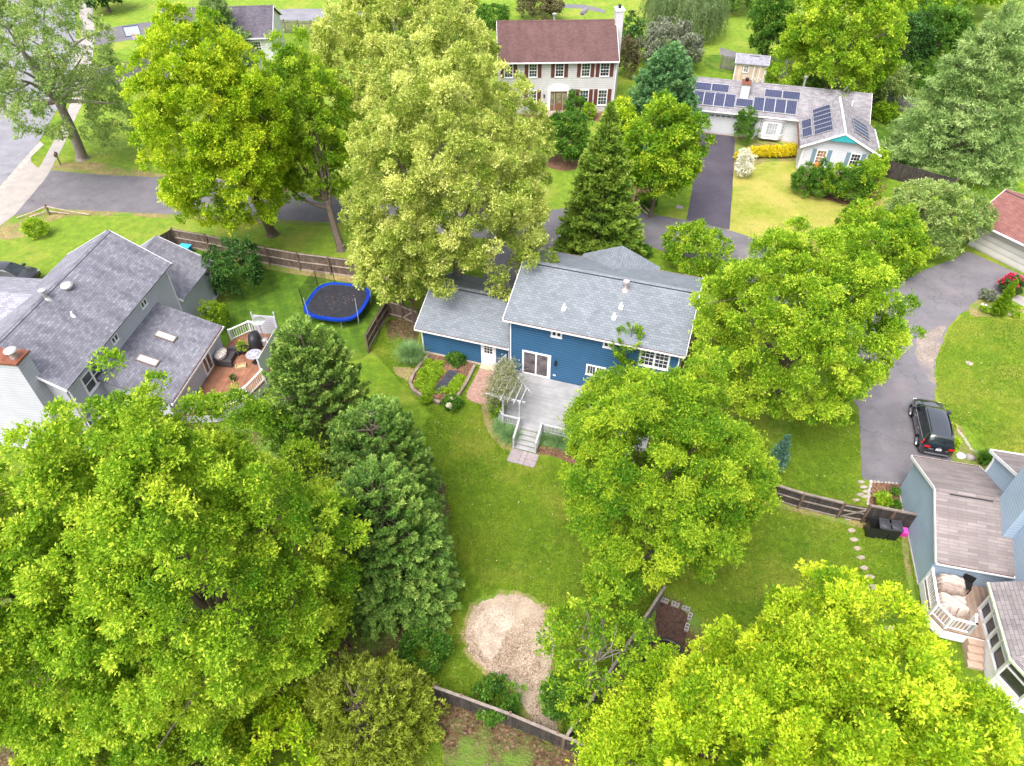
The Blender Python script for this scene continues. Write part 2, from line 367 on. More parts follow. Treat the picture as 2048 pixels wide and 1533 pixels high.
patch('sidewalk', [(79, 336), (101, 341), (128, 290), (150, 240), (166, 205), (178, 175), (187, 100), (190, 70), (186, 20), (170, -60), (140, -60), (158, 20), (163, 75), (158, 130), (147, 185), (128, 245)], .018, M_conc, smooth=False)
patch('side_apron', [(150, 80), (168, 78), (172, 110), (176, 150), (158, 190), (140, 182), (150, 130)], .022, M_conc, smooth=False)
patch('path', [(1440, 95), (1500, 113), (1580, 123), (1660, 140), (1740, 165), (1850, 205), (2048, 216), (2200, 230), (2200, 246), (2040, 232), (1850, 222), (1735, 185), (1655, 160), (1580, 141), (1500, 128), (1440, 110)], .012, M_trail, smooth=False)
patch('path', [(1120, 8), (1170, 10), (1210, 20), (1210, 27), (1165, 18), (1120, 16)], .012, M_trail, smooth=False)
patch('far_road', [(535, 22), (580, 18), (640, 18), (760, 28), (760, 50), (640, 42), (545, 42)], .012, M_street, smooth=False)
# beds, mulch, bare soil
patch('mulch_bed', [(1040, 232), (1100, 238), (1180, 243), (1232, 240), (1232, 226), (1150, 228), (1060, 230)], .016, M_mulch, jit=.05)
patch('mulch_bed', [(1090, 330), (1110, 312), (1140, 306), (1165, 318), (1160, 335), (1125, 342)], .012, M_mulch, jit=.05)
patch('mulch_bed', [(1270, 415), (1262, 400), (1265, 370), (1300, 375), (1310, 400), (1300, 418)], .012, M_mulch, jit=.05)
patch('mulch_bed', [(1468, 300), (1470, 275), (1520, 275), (1600, 300), (1590, 322), (1530, 325), (1475, 345)], .012, M_earth, jit=.05)
patch('mulch_bed', [(1594, 342), (1640, 340), (1750, 350), (1770, 380), (1700, 410), (1630, 390), (1600, 375)], .012, M_mulch, jit=.05)
patch('garden_bed', [(1742, 964), (1804, 970), (1812, 1035), (1735, 1012), (1738, 985)], .020, M_mulch, smooth=False)
patch('mulch_bed', [(1902, 880), (1906, 850), (1925, 858), (1950, 910), (1990, 925), (2030, 955), (2040, 1000), (1930, 1000), (1905, 930)], .018, M_earth, jit=.04)
patch('mulch_bed', [(1937, 622), (1950, 603), (2000, 590), (2060, 600), (2070, 625), (2000, 633), (1950, 634)], .018, M_earth, jit=.04)
patch('walkway', [(2008, 592), (2040, 610), (2100, 640), (2110, 618), (2030, 588)], .022, M_conc, smooth=False)
patch('driveway_silt', [(1842, 740), (1830, 690), (1862, 662), (1888, 652), (1882, 690), (1868, 735), (1872, 772), (1862, 766)], .020, speck('silt', [(.3, .25, .21), (.22, .18, .165), (.38, .32, .27)], 14, .3, (.17, .15, .16)), jit=.16)
patch('worn_edge', [(943, 1208), (985, 1186), (1042, 1182), (1086, 1204), (1110, 1250), (1117, 1300), (1106, 1350), (1100, 1400), (1120, 1462), (1100, 1482), (1066, 1458), (1034, 1415), (1012, 1376), (962, 1346), (929, 1303), (922, 1253)], .009, M_earth, jit=.16)
patch('mulch_circle', [(950, 1215), (985, 1195), (1040, 1190), (1078, 1210), (1102, 1250), (1108, 1300), (1098, 1345), (1092, 1400), (1112, 1460), (1100, 1475), (1072, 1452), (1046, 1405), (1024, 1365), (970, 1340), (938, 1300), (931, 1255)], .012, M_chips, jit=.1)
patch('pale_chips', [(962, 1225), (990, 1208), (1022, 1215), (1034, 1240), (1014, 1260), (1000, 1300), (978, 1318), (952, 1290), (945, 1262), (955, 1240)], .017, M_chips_pale, jit=.13)
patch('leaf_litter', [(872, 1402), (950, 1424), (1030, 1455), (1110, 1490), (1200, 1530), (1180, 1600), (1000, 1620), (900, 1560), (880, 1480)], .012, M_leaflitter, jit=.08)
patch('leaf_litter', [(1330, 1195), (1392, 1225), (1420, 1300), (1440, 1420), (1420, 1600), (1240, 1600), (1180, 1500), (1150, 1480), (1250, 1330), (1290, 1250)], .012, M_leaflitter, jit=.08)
patch('soil', [(1322, 1205), (1372, 1228), (1368, 1290), (1330, 1290), (1310, 1250)], .022, speck('dark soil', [(.04, .022, .016), (.09, .05, .04), (.06, .035, .025)], 10, .8), jit=.04)
patch('bare_strip', [(962, 815), (985, 815), (992, 850), (1018, 876), (1040, 888), (1030, 905), (1000, 892), (975, 862)], .012, M_earth, jit=.04)
patch('bare_strip', [(1078, 893), (1170, 905), (1210, 935), (1180, 945), (1120, 918), (1070, 905)], .012, M_mulch, jit=.05)
patch('bare_strip', [(1525, 995), (1600, 1015), (1720, 1043), (1812, 1062), (1815, 1072), (1700, 1052), (1590, 1024), (1520, 1008)], .010, M_earth, jit=.06)
patch('bare_strip', [(1812, 1060), (1825, 1160), (1850, 1270), (1838, 1262), (1815, 1170), (1802, 1070)], .010, M_earth, jit=.04)
patch('bare_strip', [(422, 500), (541, 527), (725, 553), (780, 580), (775, 592), (720, 570), (540, 540), (420, 512)], .012, M_earth, jit=.06)
patch('bare_strip', [(0, 445), (30, 432), (180, 420), (400, 428), (640, 446), (640, 452), (380, 438), (180, 432), (110, 440), (60, 470), (0, 480)], .010, M_earth, jit=.12)
patch('bare_strip', [(105, 330), (200, 325), (330, 350), (480, 360), (480, 366), (300, 358), (110, 344)], .010, M_earth, jit=.12)
patch('bare_strip', [(455, 330), (510, 310), (580, 330), (600, 380), (540, 400), (470, 370)], .013, M_leaflitter, jit=.1)
patch('bare_strip', [(775, 668), (775, 640), (835, 650), (832, 690), (800, 680), (785, 690)], .010, M_leaflitter, jit=.14)
patch('bare_strip', [(790, 735), (850, 735), (855, 700), (870, 745), (850, 765), (800, 755)], .010, M_earth, jit=.12)
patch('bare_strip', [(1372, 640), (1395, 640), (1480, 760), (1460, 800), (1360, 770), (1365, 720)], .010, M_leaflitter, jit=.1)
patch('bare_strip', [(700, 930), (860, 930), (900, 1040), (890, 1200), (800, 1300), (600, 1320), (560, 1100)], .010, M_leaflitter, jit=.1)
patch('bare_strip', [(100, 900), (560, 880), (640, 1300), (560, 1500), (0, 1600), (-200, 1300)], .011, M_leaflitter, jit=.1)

# ------------------------------------------------------------------ house materials
W_white = plain('white trim', (.78, .77, .8), .5, 0, .06)
W_blue = siding('blue siding', (.04, .125, .25))
W_lav = siding('grey vinyl siding', (.50, .50, .575), .2, .88)
W_cream = siding('cream siding', (0.574, 0.548, 0.574), .2, .86)
W_white_s = siding('white siding', (0.609, 0.618, 0.661), .2, .86)
W_ltblue = siding('light blue siding', (.37, .47, .60), .2, .86)
R_grey = shingle('blue grey shingles', (.165, .185, .212), (.22, .243, .275), .34, .18, (.86, .86, .88), .55, .35)
R_slate = shingle('slate shingles', (.185, .18, .215), (.29, .285, .335), .3, .16, (.62, .62, .66), .7, .9)
R_slate_l = shingle('pale slate shingles', (.24, .235, .28), (.36, .355, .41), .3, .16, (.8, .8, .8), .7, .6)
R_brown = shingle('brown red shingles', (.115, .062, .06), (.155, .085, .08), .3, .15, (.75, .72, .75), .65, .7)
R_taupe = shingle('taupe shingles', (.20, .168, .165), (.285, .245, .242), .9, .17, (.8, .78, .8), .75, .4)
R_solar = shingle('grey shingles', (.21, .195, .215), (.33, .315, .34), .45, .15, (.68, .66, .66), .75, .8)
R_red = shingle('red shingles', (.19, .078, .07), (.26, .12, .105), .35, .15, (.8, .78, .78), .7, .5)
GL = glass('window glass'); GL_blind = plain('window blind', (.34, .36, .38), .25, 0, .25, 3)
GL_warm = glass('amber glass', (.2, .12, .05), .15)
M_rust = plain('rusty metal', (.2, .07, .045), .6, .2, .4, 5); M_galv = plain('galvanised metal', (.52, .5, .5), .4, .6, .15, 9)
M_debris = plain('gutter debris', (.11, .055, .04), .9, 0, .5, 14)
M_dark = plain('black plastic', (.018, .018, .02), .45); M_vent_dark = plain('vent gap', (.03, .03, .035), .8)
M_found = plain('concrete footing', (.5, .42, .36), .9, 0, .2, 3)
M_shut_b = plain('brown shutter', (.13, .045, .04), .5, 0, .12, 8); M_shut_g = plain('grey blue shutter', (.17, .26, .31), .5, 0, .1, 8)

class Wall:
    """maps (s along the wall, d outwards, z) to house space"""
    def __init__(s, p, t, n): s.p = p; s.t = t; s.n = n
    def __call__(s, a, d, z): return (s.p[0] + s.t[0] * a + s.n[0] * d, s.p[1] + s.t[1] * a + s.n[1] * d, z)
    def bx(s, mb, a0, a1, d0, d1, z0, z1):
        pts = [s(a0, d0, 0), s(a1, d0, 0), s(a1, d1, 0), s(a0, d1, 0)]
        mb.prism([p[:2] for p in pts], z0, z1)
def window(parent, W, a0, a1, z0, z1, cols=3, rows=2, double=True, fr=.09, pane=None, mull=0, name='window', sash_cols=0, bars=.022):
    """a sash window: frame > pane; double-hung has a rail at mid height; mull = number of side by side units"""
    f = MB(); W.bx(f, a0, a1, 0, .045, z0, z0 + fr); W.bx(f, a0, a1, 0, .045, z1 - fr, z1)
    W.bx(f, a0, a0 + fr, 0, .042, z0 + fr, z1 - fr); W.bx(f, a1 - fr, a1, 0, .042, z0 + fr, z1 - fr)
    W.bx(f, a0 - .03, a1 + .03, .001, .075, z0 - .04, z0 - .001)
    n = mull or 1; wd = (a1 - a0 - fr) / n
    for k in range(n):
        l = a0 + fr / 2 + k * wd; r = l + wd
        if k: W.bx(f, l - fr * .55, l + fr * .55, 0, .043, z0 + fr, z1 - fr)
        l += fr * .5; r -= fr * .5; b, t = z0 + fr, z1 - fr
        if double: m = (b + t) / 2; W.bx(f, l, r, 0, .036, m - .025, m + .025)
        if cols > 1:
            for i in range(1, cols): x = l + (r - l) * i / cols; W.bx(f, x - bars / 2, x + bars / 2, .012, .026, b, t)
        if rows > 1:
            for half in ((b, (b + t) / 2), ((b + t) / 2, t)) if double else ((b, t),):
                for i in range(1, rows):
                    z = half[0] + (half[1] - half[0]) * i / rows; W.bx(f, l, r, .013, .027, z - bars / 2, z + bars / 2)
    o = f.build(name, W_white, parent)
    g = MB(); W.bx(g, a0 + fr, a1 - fr, .003, .011, z0 + fr, z1 - fr); g.build('pane', pane or GL, o)
    return o
def shutters(parent, W, a0, a1, z0, z1, mat, wd=.42):
    for x0, x1 in ((a0 - wd - .03, a0 - .03), (a1 + .03, a1 + wd + .03)):
        s = MB(); W.bx(s, x0, x1, .002, .035, z0 - .03, z1 + .03)
        for zz in np.arange(z0 + .05, z1 - .05, .09): W.bx(s, x0 + .04, x1 - .04, .035, .045, zz, zz + .05)
        s.build('shutter', mat, parent)
def gable(mb, a0, a1, b0, b1, z0, ze, rb, zr):
    """closed house body with the ridge along a at b=rb"""
    k = len(mb.v); mb.v += [(a, b, z) for a in (a0, a1) for b, z in ((b0, z0), (b1, z0), (b1, ze), (rb, zr), (b0, ze))]
    for f in ((0, 1, 2, 3, 4)[::1], (9, 8, 7, 6, 5), (0, 5, 6, 1), (1, 6, 7, 2), (2, 7, 8, 3), (3, 8, 9, 4), (4, 9, 5, 0)):
        mb.f.append(tuple(k + i for i in f)[::-1]); mb.mi.append(0)
def groof(parent, mat, a0, a1, e0, e1, z0, z1, rb, zr, axis='a', th=.11, gut=(1, 1), trim=True, name='roof', debris=True, vent=None, gsides=(0, 1)):
    """gable roof: eaves at b=e0 (z0) and b=e1 (z1), ridge b=rb (zr), from a0 to a1 ; axis 'b' swaps a and b"""
    S = (lambda a, b, z: (a, b, z)) if axis == 'a' else (lambda a, b, z: (b, a, z))
    m = MB()
    for e, z in ((e0, z0), (e1, z1)): m.slab([S(a0, e, z), S(a1, e, z), S(a1, rb, zr), S(a0, rb, zr)], th)
    r = m.build(name, mat, parent)
    rc = MB()   # ridge cap
    for sgn, e, z in ((-1, e0, z0), (1, e1, z1)):
        k = (z - zr) / abs(e - rb); rc.slab([S(a0 + .01, rb, zr + .035), S(a1 - .01, rb, zr + .035), S(a1 - .01, rb + sgn * .17, zr + .035 + k * .17), S(a0 + .01, rb + sgn * .17, zr + .035 + k * .17)], .03)
    rc.build('ridge_cap', mat, r)
    if vent:
        v = MB(); k = (z0 - zr) / abs(e0 - rb); v.slab([S(vent[0], rb - .175, zr + .02 + k * .17), S(vent[1], rb - .175, zr + .02 + k * .17), S(vent[1], rb - .235, zr + .02 + k * .235), S(vent[0], rb - .235, zr + .02 + k * .235)], .03)
        v.build('ridge_vent', M_vent_dark, r)  # thin near-black vent strip along one side of the ridge cap
    if trim:
        for sgn, e, z in ((-1, e0, z0), (1, e1, z1)):
            for a, o_ in ((a0, -1), (a1, 1)): MB().beam(S(a + o_ * .02, e, z - .08), S(a + o_ * .02, rb, zr - .08), .035, .17).build('rake_board', W_white, parent)
        for i, (sgn, e, z) in enumerate(((-1, e0, z0), (1, e1, z1))):
            if not gut[i]: continue
            g = MB(); y0, y1 = sorted((e + sgn * .004, e + sgn * .11)); 
            p = [S(a0, y0, 0), S(a1, y0, 0), S(a1, y1, 0), S(a0, y1, 0)]
            g.prism([q[:2] for q in p], z - .14, z - .03); go = g.build('gutter', W_white, parent)
            if debris:
                d = MB(); y0, y1 = sorted((e + sgn * .02, e + sgn * .085)); p = [S(a0 + .05, y0, 0), S(a1 - .05, y0, 0), S(a1 - .05, y1, 0), S(a0 + .05, y1, 0)]
                d.prism([q[:2] for q in p], z - .029, z - .018); d.build('gutter_debris', M_debris, go)
    return r
def downspout(parent, x, y, z1, z0=.1, out=(0, -1), r=.045):
    MB().beam((x + out[0] * .12, y + out[1] * .12, z1), (x, y, z1 - .25), .075).beam((x, y, z1 - .25), (x, y, z0), .08).build('downspout', W_white, parent)
def pipe_vent(parent, x, y, z, r=.06, h=.4, cap=False, mat=None, flash=True):
    m = MB(); m.lathe(x, y, [(r, z - .1), (r, z + h)], 12)
    if cap: m.lathe(x, y, [(r * 1.1, z + h - .05), (r * 2.1, z + h), (r * 2.1, z + h + .1), (r * .7, z + h + .17)], 14)
    if flash: m.lathe(x, y, [(r * 2.6, z - .12), (r * 1.3, z + .1)], 12)
    m.build('vent_pipe', mat or M_galv, parent)

# ------------------------------------------------------------------ the blue house
H = thing('house', 'blue house with grey shingle roofs and attached garage, centre of the scene', 'house', (-.07, 36.19), -18)
b = MB(); gable(b, -6.6, 0, 0, 6.1, .2, 2.4, 3.05, 3.86); b.build('garage_wall', W_blue, H)
b = MB(); gable(b, .02, 11.05, -.45, 7.4, .2, 5.12, 3.5, 6.78); b.build('wall', W_blue, H)
b = MB(); b.box(-6.64, -.01, -.03, 6.13, -.1, .2); b.box(-.008, 11.09, -.48, 7.43, -.1, .2); b.build('foundation', M_found, H)
rg = groof(H, R_grey, -6.85, -.005, -.4, 6.5, 2.5, 2.5, 3.05, 4.02, vent=(-6.4, -.1))
rm = groof(H, R_grey, -.25, 11.3, -.85, 7.85, 5.27, 5.05, 3.5, 6.98, vent=(.1, 11.0))
# front cross gable
k = MB(); k.v = [(2.95, 8.3, .2), (8.05, 8.3, .2), (8.05, 8.3, 4.75), (5.45, 8.3, 5.85), (2.95, 8.3, 4.75), (2.95, 7.3, .2), (8.05, 7.3, .2), (8.05, 7.3, 4.75), (5.45, 7.3, 5.85), (2.95, 7.3, 4.75)]
k.f = [(4, 3, 2, 1, 0), (5, 6, 7, 8, 9), (0, 1, 6, 5), (1, 2, 7, 6), (2, 3, 8, 7), (3, 4, 9, 8), (4, 0, 5, 9)]; k.mi = [0] * 7
k.build('front_wall', W_blue, H)
w_ = MB()
for s_, e in ((-1, 2.7), (1, 8.3)):
    w_.slab([(e, 8.55, 4.86), (5.46, 8.55, 6.08), (5.46, 5.3, 6.08), (e, 7.95, 4.9)], .1)
w_.build('front_roof', R_grey, H)
WB = Wall((0, -.45), (1, 0), (0, -1)); WG = Wall((0, 0), (1, 0), (0, -1))
sd = MB(); WB.bx(sd, .95, 2.93, 0, .06, .62, .72); WB.bx(sd, .95, 2.93, 0, .06, 2.55, 2.66); WB.bx(sd, .95, 1.07, 0, .058, .72, 2.55); WB.bx(sd, 2.81, 2.93, 0, .058, .72, 2.55)
WB.bx(sd, 1.86, 1.96, 0, .057, .72, 2.55); WB.bx(sd, 2.7, 2.81, 0, .05, .72, 2.55); sdo = sd.build('sliding_door', W_white, H)
for x0, x1 in ((1.08, 1.85), (1.97, 2.69)):
    g = MB(); WB.bx(g, x0, x1, .004, .014, .73, 2.54); g.build('pane', glass('door glass', (.10, .085, .09), .12), sdo)
window(H, WB, 2.84, 3.56, 4.33, 4.95, 1, 1, False, mull=2, fr=.1)
window(H, WB, 6.22, 6.94, 4.33, 4.95, 1, 1, False, mull=2, fr=.1)
window(H, WB, 8.55, 10.44, 3.5, 4.93, 3, 2, True, mull=2, fr=.12, bars=.03)
window(H, WB, 5.3, 6.6, 1.75, 2.62, 3, 1, False, mull=2, fr=.1)
dr = MB(); WG.bx(dr, -2.15, -2.03, 0, .05, .2, 2.28); WG.bx(dr, -1.19, -1.07, 0, .05, .2, 2.28); WG.bx(dr, -2.03, -1.19, 0, .049, 2.16, 2.28); WG.bx(dr, -2.02, -1.2, 0, .03, .2, 2.15)
WG.bx(dr, -1.93, -1.67, .03, .038, .3, .95); WG.bx(dr, -1.55, -1.29, .03, .038, .3, .95)
dro = dr.build('back_door', W_white, H)
for i in range(3):
    for j in range(3):
        g = MB(); WG.bx(g, -1.9 + i * .2, -1.74 + i * .2, .031, .036, 1.3 + j * .24, 1.5 + j * .24); g.build('pane', GL, dro)
g = MB(); g.lathe(-1.27, -.07, [(.02, 1.1), (.035, 1.12), (.02, 1.15)], 8); g.build('handle', M_galv, dro)
g = MB(); g.box(-2.15, -1.0, -.5, -.055, .02, .2); g.build('doorstep', plain('door step', (.5, .38, .27), .8, 0, .2, 5), H)
downspout(H, -6.5, -.05, 2.4); downspout(H, -.12, -.05, 2.4); downspout(H, .14, -.5, 5.15); downspout(H, 10.98, -.5, 5.15)
g = MB(); WB.bx(g, 3.2, 3.32, 0, .1, 2.05, 2.35); g.lathe(3.26, -.6, [(.05, 2.0), (.09, 2.05), (.07, 2.28), (.02, 2.36)], 8); g.build('wall_lantern', M_dark, H)
g = MB(); WB.bx(g, 3.12, 3.3, 0, .05, .98, 1.04); g.build('vent_cover', W_white, H)
for x, y, z in ((3.33, .62, 5.9), (6.54, .67, 5.92), (6.79, 1.45, 6.23)):
    m = MB(); m.box(x - .13, x + .13, y - .18, y + .18, z - .12, z + .02); m.lathe(x, y, [(.06, z), (.06, z + .26), (.07, z + .28)], 10); m.build('vent_pipe', W_white, H)
pipe_vent(H, 6.77, 2.68, 6.7, .1, .55, True, plain('rusty flue', (.5, .42, .4), .5, .3, .3, 7))
for x in (-5.3, -3.2):
    g = MB(); WG2 = Wall((0, 6.1), (1, 0), (0, 1)); WG2.bx(g, x - .9, x + .9, 0, .04, .1, 2.1); g.build('garage_door', W_white, H)

# rear deck of the blue house with pergola
DK = .6
M_deck = wood('grey painted deck', (.29, .285, .295), (.36, .355, .365), (1, 1, 1), (1, .14), .7, .05)
M_deckd = wood('grey painted riser', (.27, .28, .25), (.36, .37, .33), (3, 3, 3))
M_rail = plain('pale grey paint', (.42, .42, .45), .6, 0, .1, 6)
D = thing('deck', 'pale grey timber deck behind the blue house with steps to the lawn', 'deck', (-.07, 36.19), -18)
MB().prism([(.3, -.5), (10.2, -.5), (10.2, -5.35), (1.2, -5.35), (.3, -4.4)], DK - .09, DK).build('decking', M_deck, D)
s = MB()
for x0, x1 in ((1.25, 2.3), (3.75, 10.15)): s.box(x0, x1, -5.37, -5.33, .05, DK - .095)
s.box(.28, .32, -4.35, -.55, .05, DK - .095); s.beam((.3, -4.4, .32), (1.2, -5.35, .32), .04, .5); s.box(10.16, 10.2, -5.3, -.5, .05, DK - .095)
s.build('skirt', plain('deck skirt', (.42, .42, .44), .7, 0, .15, 3), D)
for i in range(4):
    m = MB(); m.box(2.35, 3.72, -5.37 - .3 * (i + 1) - .03, -5.37 - .3 * i - .001, DK - .14 * (i + 1) - .04, DK - .14 * (i + 1)); t_ = m.build('tread', M_deck, D)
    m = MB(); m.box(2.38, 3.69, -5.37 - .3 * i - .02, -5.37 - .3 * i, DK - .14 * (i + 1) + .001, DK - .14 * i - .005); m.build('riser', M_deckd, t_)
for x in (2.32, 3.75):
    m = MB(); m.beam((x, -5.4, .3), (x, -6.7, -.15 + .2), .05, .3)
    m.beam((x, -5.42, DK + .85), (x, -6.65, .95), .11, .06); m.beam((x, -5.42, .1), (x, -5.42, DK + .92), .11); m.beam((x, -6.6, .02), (x, -6.6, 1.0), .1)
    for q in range(1, 6): y = -5.42 - q * .2; m.beam((x, y, DK - .1 - q * .1), (x, y, DK + .8 - q * .07), .035)
    m.build('stair_rail', M_rail, D)
def railing(parent, pts, zb, h=.92, mat=None, lattice=False, bal=.12, name='railing'):
    m = MB()
    for i in range(len(pts)): m.box(pts[i][0] - .055, pts[i][0] + .055, pts[i][1] - .055, pts[i][1] + .055, zb - .35, zb + h + .06)
    for p, q in zip(pts[:-1], pts[1:]):
        P_, Q = Vector((*p, 0)), Vector((*q, 0)); L = (Q - P_).length
        m.beam((*p, zb + h - .02), (*q, zb + h - .02), .12, .045); m.beam((*p, zb + .12), (*q, zb + .12), .05, .06)
        n = int(L / bal)
        for j in range(1, n):
            c_ = P_.lerp(Q, j / n); m.beam((c_.x, c_.y, zb + .1), (c_.x, c_.y, zb + h - .04), .035)
        if lattice:
            for zz in (.35, .6): m.beam((*p, zb + zz), (*q, zb + zz), .02, .03)
    return m.build(name, mat or M_rail, parent)
railing(D, [(.3, -1.7), (.3, -4.35), (1.2, -5.3), (2.3, -5.3)], DK, .75, lattice=True, bal=.14)
railing(D, [(3.78, -5.3), (5.6, -5.3), (7.5, -5.3), (10.1, -5.3)], DK, .75, lattice=True, bal=.14)
railing(D, [(-.02, -1.62), (.28, -.6)], DK, .95)
PG = thing('pergola', 'small grey pergola over the deck corner, overgrown with a vine', 'pergola', (-.07, 36.19), -18)
for x, y in ((1.15, -5.12), (2.25, -5.15), (.42, -4.2), (.42, -2.4)):
    MB().box(x - .06, x + .06, y - .06, y + .06, DK, 2.72).build('post', M_rail, PG)
m = MB()
for x in (.4, .75, 1.15, 1.6, 2.0, 2.35): m.box(x - .025, x + .025, -5.6 + (0 if x > 1 else .6), -2.2 - max(0, x - .6) * 1.1, 2.78, 2.92)
m.build('rafter', M_rail, PG)
MB().box(.05, 2.6, -5.2, -5.12, 2.62, 2.775).beam((.35, -2.2, 2.7), (2.6, -4.2, 2.7), .06, .14).box(.35, .42, -5.1, -2.1, 2.62, 2.775).build('beam', M_rail, PG)
SR = thing('side_stair', 'narrow pale stair rails between the garage corner and the deck', 'stairs', (-.07, 36.19), -18)
m = MB(); m.beam((-.95, -.75, .9), (-.2, -.45, 1.9), .08, .05); m.beam((-.95, -.75, 0), (-.95, -.75, .95), .08); m.beam((-.2, -.5, 0), (-.2, -.5, 1.95), .08)
for i in range(5): t = (i + 1) / 6; m.beam((-.95 + .75 * t, -.75 + .25 * t, .2), (-.95 + .75 * t, -.75 + .25 * t, .9 + t), .03)
m.build('rail', M_rail, SR)
m = MB(); m.box(-.45, .25, -1.5, -.55, .02, .22); m.box(-.15, .28, -1.45, -.56, .22, .42); m.build('step', M_deck, SR)

# patio, stepping pad, raised bed beside the blue house
HF = lambda a, b_: ((-.07) + a * math.cos(math.radians(-18)) - b_ * math.sin(math.radians(-18)), 36.19 + a * math.sin(math.radians(-18)) + b_ * math.cos(math.radians(-18)))
def brickmat(name, c1, c2, bw, rh, mort, mc):
    m = N(name); b_ = m.n('TexBrick'); m.l(m.uv(), b_.inputs['Vector']); b_.inputs['Scale'].default_value = 1
    b_.inputs['Brick Width'].default_value = bw; b_.inputs['Row Height'].default_value = rh; b_.inputs['Mortar Size'].default_value = mort
    b_.inputs['Color1'].default_value = (*c1, 1); b_.inputs['Color2'].default_value = (*c2, 1); b_.inputs['Mortar'].default_value = (*mc, 1)
    col = m.mix(.8, b_.outputs[0], m.ramp(m.noise(m.pos(), 3, 5, .7), [(.3, (.72, .72, .72)), (.7, (1.15, 1.15, 1.15))]), 'MULTIPLY')
    m.bump(b_.outputs['Fac'], -.5, .02); return m.col(col, .85)
o = thing('brick_patio', 'small red brick paved patio at the garage back door', 'patio', (-.07, 36.19), -18)
bp = [(-2.2, -.5), (-.95, -.52), (-.35, -1.2), (-.3, -3.2), (-.6, -3.62), (-1.4, -3.65), (-1.95, -3.45), (-2.2, -2.9), (-2.15, -1.6)]
MB().prism(bp, -.02, .03).build('paving', brickmat('red brick paving', (.3, .15, .12), (.4, .24, .2), .22, .11, .012, (.3, .22, .18)), o); BLOCK.append([HF(*p) for p in bp])
o = thing('stone_landing', 'paved grey stone slab landing at the foot of the deck steps', 'paving', (-.07, 36.19), -18)
for i, (x0, x1, y0, y1) in enumerate(((2.25, 2.95, -7.75, -6.68), (2.97, 3.28, -7.75, -7.2), (2.97, 3.28, -7.18, -6.68), (3.3, 4.0, -7.75, -7.25), (3.3, 4.0, -7.23, -6.68))):
    MB().box(x0, x1, y0, y1, -.02, .045).build('slab', plain('flagstone %d' % i, sc((.27, .225, .235), 1 + .1 * (i % 3)), .8, 0, .15, 4), o)
BLOCK.append([HF(*p) for p in ((2.2, -7.8), (4.05, -7.8), (4.05, -6.6), (2.2, -6.6))])
BED = thing('raised_bed', 'curved timber edged raised garden bed behind the garage', 'garden bed', (-.07, 36.19), -18)
edge = [(-6.05, -.35), (-6.2, -1.6), (-6.25, -2.6), (-6.1, -3.4), (-5.6, -3.95), (-4.8, -4.25), (-3.45, -4.5)]
M_timber = wood('landscape timber', (.17, .13, .1), (.33, .27, .22), (3, 3, 9))
for p, q in zip(edge[:-1], edge[1:]): MB().beam((*p, .13), (*q, .13), .2, .26).build('timber', M_timber, BED)
for p, q in (((-2.55, -.35), (-2.5, -2.2)), ((-2.5, -2.2), (-2.65, -4.1))): MB().beam((*p, .13), (*q, .13), .2, .26).build('timber', M_timber, BED)
bd = [(-6, -.1), (-2.6, -.1), (-2.6, -4.1), (-3.4, -4.4), (-4.8, -4.2), (-5.5, -3.9), (-6.05, -3.3), (-6.15, -2)]
MB().prism(bd, .0, .12).build('soil', M_mulch, BED); BLOCK.append([HF(*p) for p in bd])
cl = MB(); cl.sheet([(-4.1, -1.3), (-3.45, -1.15), (-3.35, -1.9), (-3.55, -2.9), (-3.9, -3.7), (-4.4, -3.8), (-4.35, -2.9), (-4.2, -2.1)], .135).build('weed_cloth', plain('weed cloth', (.045, .045, .06), .7, 0, .4, 5), BED)
# ------------------------------------------------------------------ left neighbour
H = thing('house', 'large pale grey house with slate shingle roofs and sunroom, left of the blue house', 'house', (-23.04, 45.08), -7)
b = MB()
k = len(b.v); b.v += [(x, y, z) for y in (-16.7, -4.75) for x, z in ((-6.7, 0), (0, 0), (0, 6.05), (-3.2, 8.25), (-6.7, 6.0))]
b.f += [(0, 1, 2, 3, 4), (9, 8, 7, 6, 5), (0, 5, 6, 1), (1, 6, 7, 2), (2, 7, 8, 3), (3, 8, 9, 4), (4, 9, 5, 0)]; b.mi += [0] * 7
b.build('wall', W_lav, H)
b = MB(); b.v += [(x, y, z) for y in (-4.7, -.05) for x, z in ((-6.4, .25), (0, .25), (0, 2.95), (-3.5, 4.75), (-6.4, 3.2))]
b.f += [(0, 1, 2, 3, 4), (9, 8, 7, 6, 5), (0, 5, 6, 1), (1, 6, 7, 2), (2, 7, 8, 3), (3, 8, 9, 4), (4, 9, 5, 0)]; b.mi += [0] * 7
b.build('garage_wall', W_lav, H)
b = MB(); b.box(-6.45, .05, -4.65, 0, -.05, .25); b.build('foundation', plain('white footing', (.66, .65, .68), .8), H)
groof(H, R_slate, -16.95, -4.5, .4, -7.1, 6.0, 6.1, -3.2, 8.35, axis='b', vent=(-16.9, -4.6), gsides=(1, 0))
groof(H, R_slate, -4.7, .22, .35, -7.0, 3.0, 2.75, -3.45, 4.95, axis='b', vent=(-4.5, .1))
# west wing with lower cross gable
b = MB(); gable(b, -14, -5.2, -13.6, -6.9, 0, 5.4, -10.2, 6.9); b.build('west_wing', W_lav, H)
m = MB()
m.slab([(-14.2, -10.2, 7.05), (-5.0, -10.2, 7.05), (-6.6, -13.8, 5.4), (-14.2, -13.8, 5.4)], .1); m.slab([(-5.0, -10.2, 7.05), (-14.2, -10.2, 7.05), (-14.2, -6.7, 5.4), (-6.9, -6.7, 5.6)], .1)
m.build('wing_roof', R_slate_l, H)
